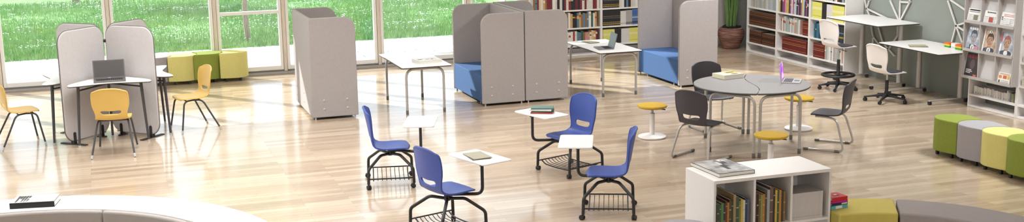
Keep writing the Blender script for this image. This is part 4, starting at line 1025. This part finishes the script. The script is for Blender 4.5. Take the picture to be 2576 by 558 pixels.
# ------------------------------------------------------------------ curved counter (bottom left)
def arc_pts(c, r, a0, a1, n=24): return [(c[0]+r*math.cos(R(a0+(a1-a0)*k/n)), c[1]+r*math.sin(R(a0+(a1-a0)*k/n))) for k in range(n+1)]
CC = (-1.04, 8.82); RO, RI = 2.215, 1.775
segs_ = [(93, 121, 'curved counter segment with white top at the left picture edge, under the black book'), (29.5, 92.6, 'long curved counter segment with white top and grey padded inner side'), (2, 29.2, 'curved counter segment with white top, right of the seam near the bottom edge')]
for a0, a1, lb in segs_:
    t = thing('curved_counter', lb, 'counter', (CC[0], CC[1], 0), 0, 'curved counter ring with white top')
    o = arc_pts((0, 0), RO, a0, a1) + arc_pts((0, 0), RI, a1, a0)
    MB().prism(o, .672, .70).build('countertop', white, t, bev=.004)
    o = arc_pts((0, 0), RO-.02, a0+.2, a1-.2) + arc_pts((0, 0), RI+.004, a1-.2, a0+.2)
    MB().prism(o, .06, .672).build('body', shelf_white, t)
    q = [a0+.15, a1-.15] if a1-a0 < 40 else [a0+.15, a1-.15]
    cuts = [a0] + ([61.0] if a1-a0 > 40 and a0 < 61 < a1 else []) + [a1]
    for u, v in zip(cuts, cuts[1:]):
        o = arc_pts((0, 0), RI-.003, u+.15, v-.15) + arc_pts((0, 0), RI-.055, v-.15, u+.15)
        MB().prism(o, .10, .694).build('padded_side', grey_fab if False else mat('counter_padding', '#A9A19C', .75, vary=.02, scale=20, bump=.2, bscale=500), t, bev=.022, seg=4)
    for a in (a0+3, a1-3):
        MB().lathe([(.025, 0), (.025, .062)], 12, c=((RO+RI)/2*math.cos(R(a)), (RO+RI)/2*math.sin(R(a)))).build('foot', black_plastic, t)

# ------------------------------------------------------------------ curved benches (bottom right)
BC = (6.0, 7.62); BO, BI = 1.60, 1.10
def bench(a0, a1, fab, lb):
    t = thing('curved_bench', lb, 'bench', (BC[0], BC[1], 0), 0, 'curved upholstered bench segments')
    o = arc_pts((0, 0), BO, a0, a1, 20) + arc_pts((0, 0), BI, a1, a0, 20)
    MB().prism(o, .08, .405).build('cushion', fab, t, bev=.018, seg=4)
    for a in (a0+4, a1-4):
        for r in (BO-.06, BI+.06): MB().lathe([(.02, 0), (.02, .084)], 12, c=(r*math.cos(R(a)), r*math.sin(R(a)))).build('foot', black_plastic, t)
bench(58.4, 86.6, bench_yel, 'yellow curved bench segment beside the bookshelf unit, under the pile of books')
bench(12, 57.6, bench_grey, 'grey curved bench segment filling the bottom right corner')
pouf('grey pouf just showing at the bottom edge left of the bookshelf unit', (4.535, 8.77, 0), R(20), grey_fab, .45, 'single grey pouf')

# ------------------------------------------------------------------ light
w = bpy.data.worlds.new('sky'); S.world = w; w.use_nodes = True; N = w.node_tree.nodes; L = w.node_tree.links
bg = N['Background']; bg.inputs['Color'].default_value = lin('#E2ECFA'); bg.inputs['Strength'].default_value = 2.2
sun = bpy.data.lights.new('sun', 'SUN'); sun.energy = 9; sun.angle = R(.8); sun.color = (1, .975, .94)
so = bpy.data.objects.new('sun', sun); COL.objects.link(so)
so.rotation_euler = Vector((-.8, 1.0, .80)).to_track_quat('Z', 'Y').to_euler()
def fill_lamp(x, y, sx, sy, e, sp=130, col=(.94, .975, 1)):  # unseen area light at ceiling height, used as interior fill
    l = bpy.data.lights.new('ceiling_fill', 'AREA'); l.shape = 'RECTANGLE'; l.size = sx; l.size_y = sy; l.energy = e; l.color = col; l.spread = R(sp)
    o = bpy.data.objects.new('ceiling_fill', l); COL.objects.link(o); o.location = (x, y, CEIL-.03); return o
fill_lamp(10.6, 10.9, .8, .8, 110, 150); fill_lamp(9.4, 15.6, .7, .7, 150, 165); fill_lamp(4.5, 9.8, 2.2, 2.2, 35); fill_lamp(10.3, 18.4, .8, .8, 45, 140); fill_lamp(.3, 11.0, 2.6, 2.6, 130); fill_lamp(4.4, 14.2, 2.0, 2.0, 75); fill_lamp(0.5, 15.0, 2.0, 2.0, 130, 150); fill_lamp(5, -.6, 4, 2, 360, 170)  # first one set from the pouf shadows, the rest added to brighten

# ------------------------------------------------------------------ camera
cam = bpy.data.cameras.new('camera'); co = bpy.data.objects.new('camera', cam); COL.objects.link(co); S.camera = co
a, b, c = R(18.806), R(11.051), R(.9893)
fwd = Vector((math.sin(a)*math.cos(b), math.cos(a)*math.cos(b), -math.sin(b))); right = Vector((math.cos(a), -math.sin(a), 0)); down = fwd.cross(right)
r_ = math.cos(c)*right+math.sin(c)*down; d_ = -math.sin(c)*right+math.cos(c)*down
Mx = Matrix((( r_.x, -d_.x, -fwd.x, 0), (r_.y, -d_.y, -fwd.y, 0), (r_.z, -d_.z, -fwd.z, 3.4), (0, 0, 0, 1)))
co.matrix_world = Mx
cam.sensor_width = 36; cam.sensor_fit = 'HORIZONTAL'; cam.lens = 36*2960.6/2576; cam.clip_end = 300; cam.clip_start = .05
S.view_settings.view_transform = 'Standard'; S.view_settings.look = 'None'; S.view_settings.gamma = 1; S.view_settings.use_curve_mapping = False
S.view_settings.exposure = 0.0
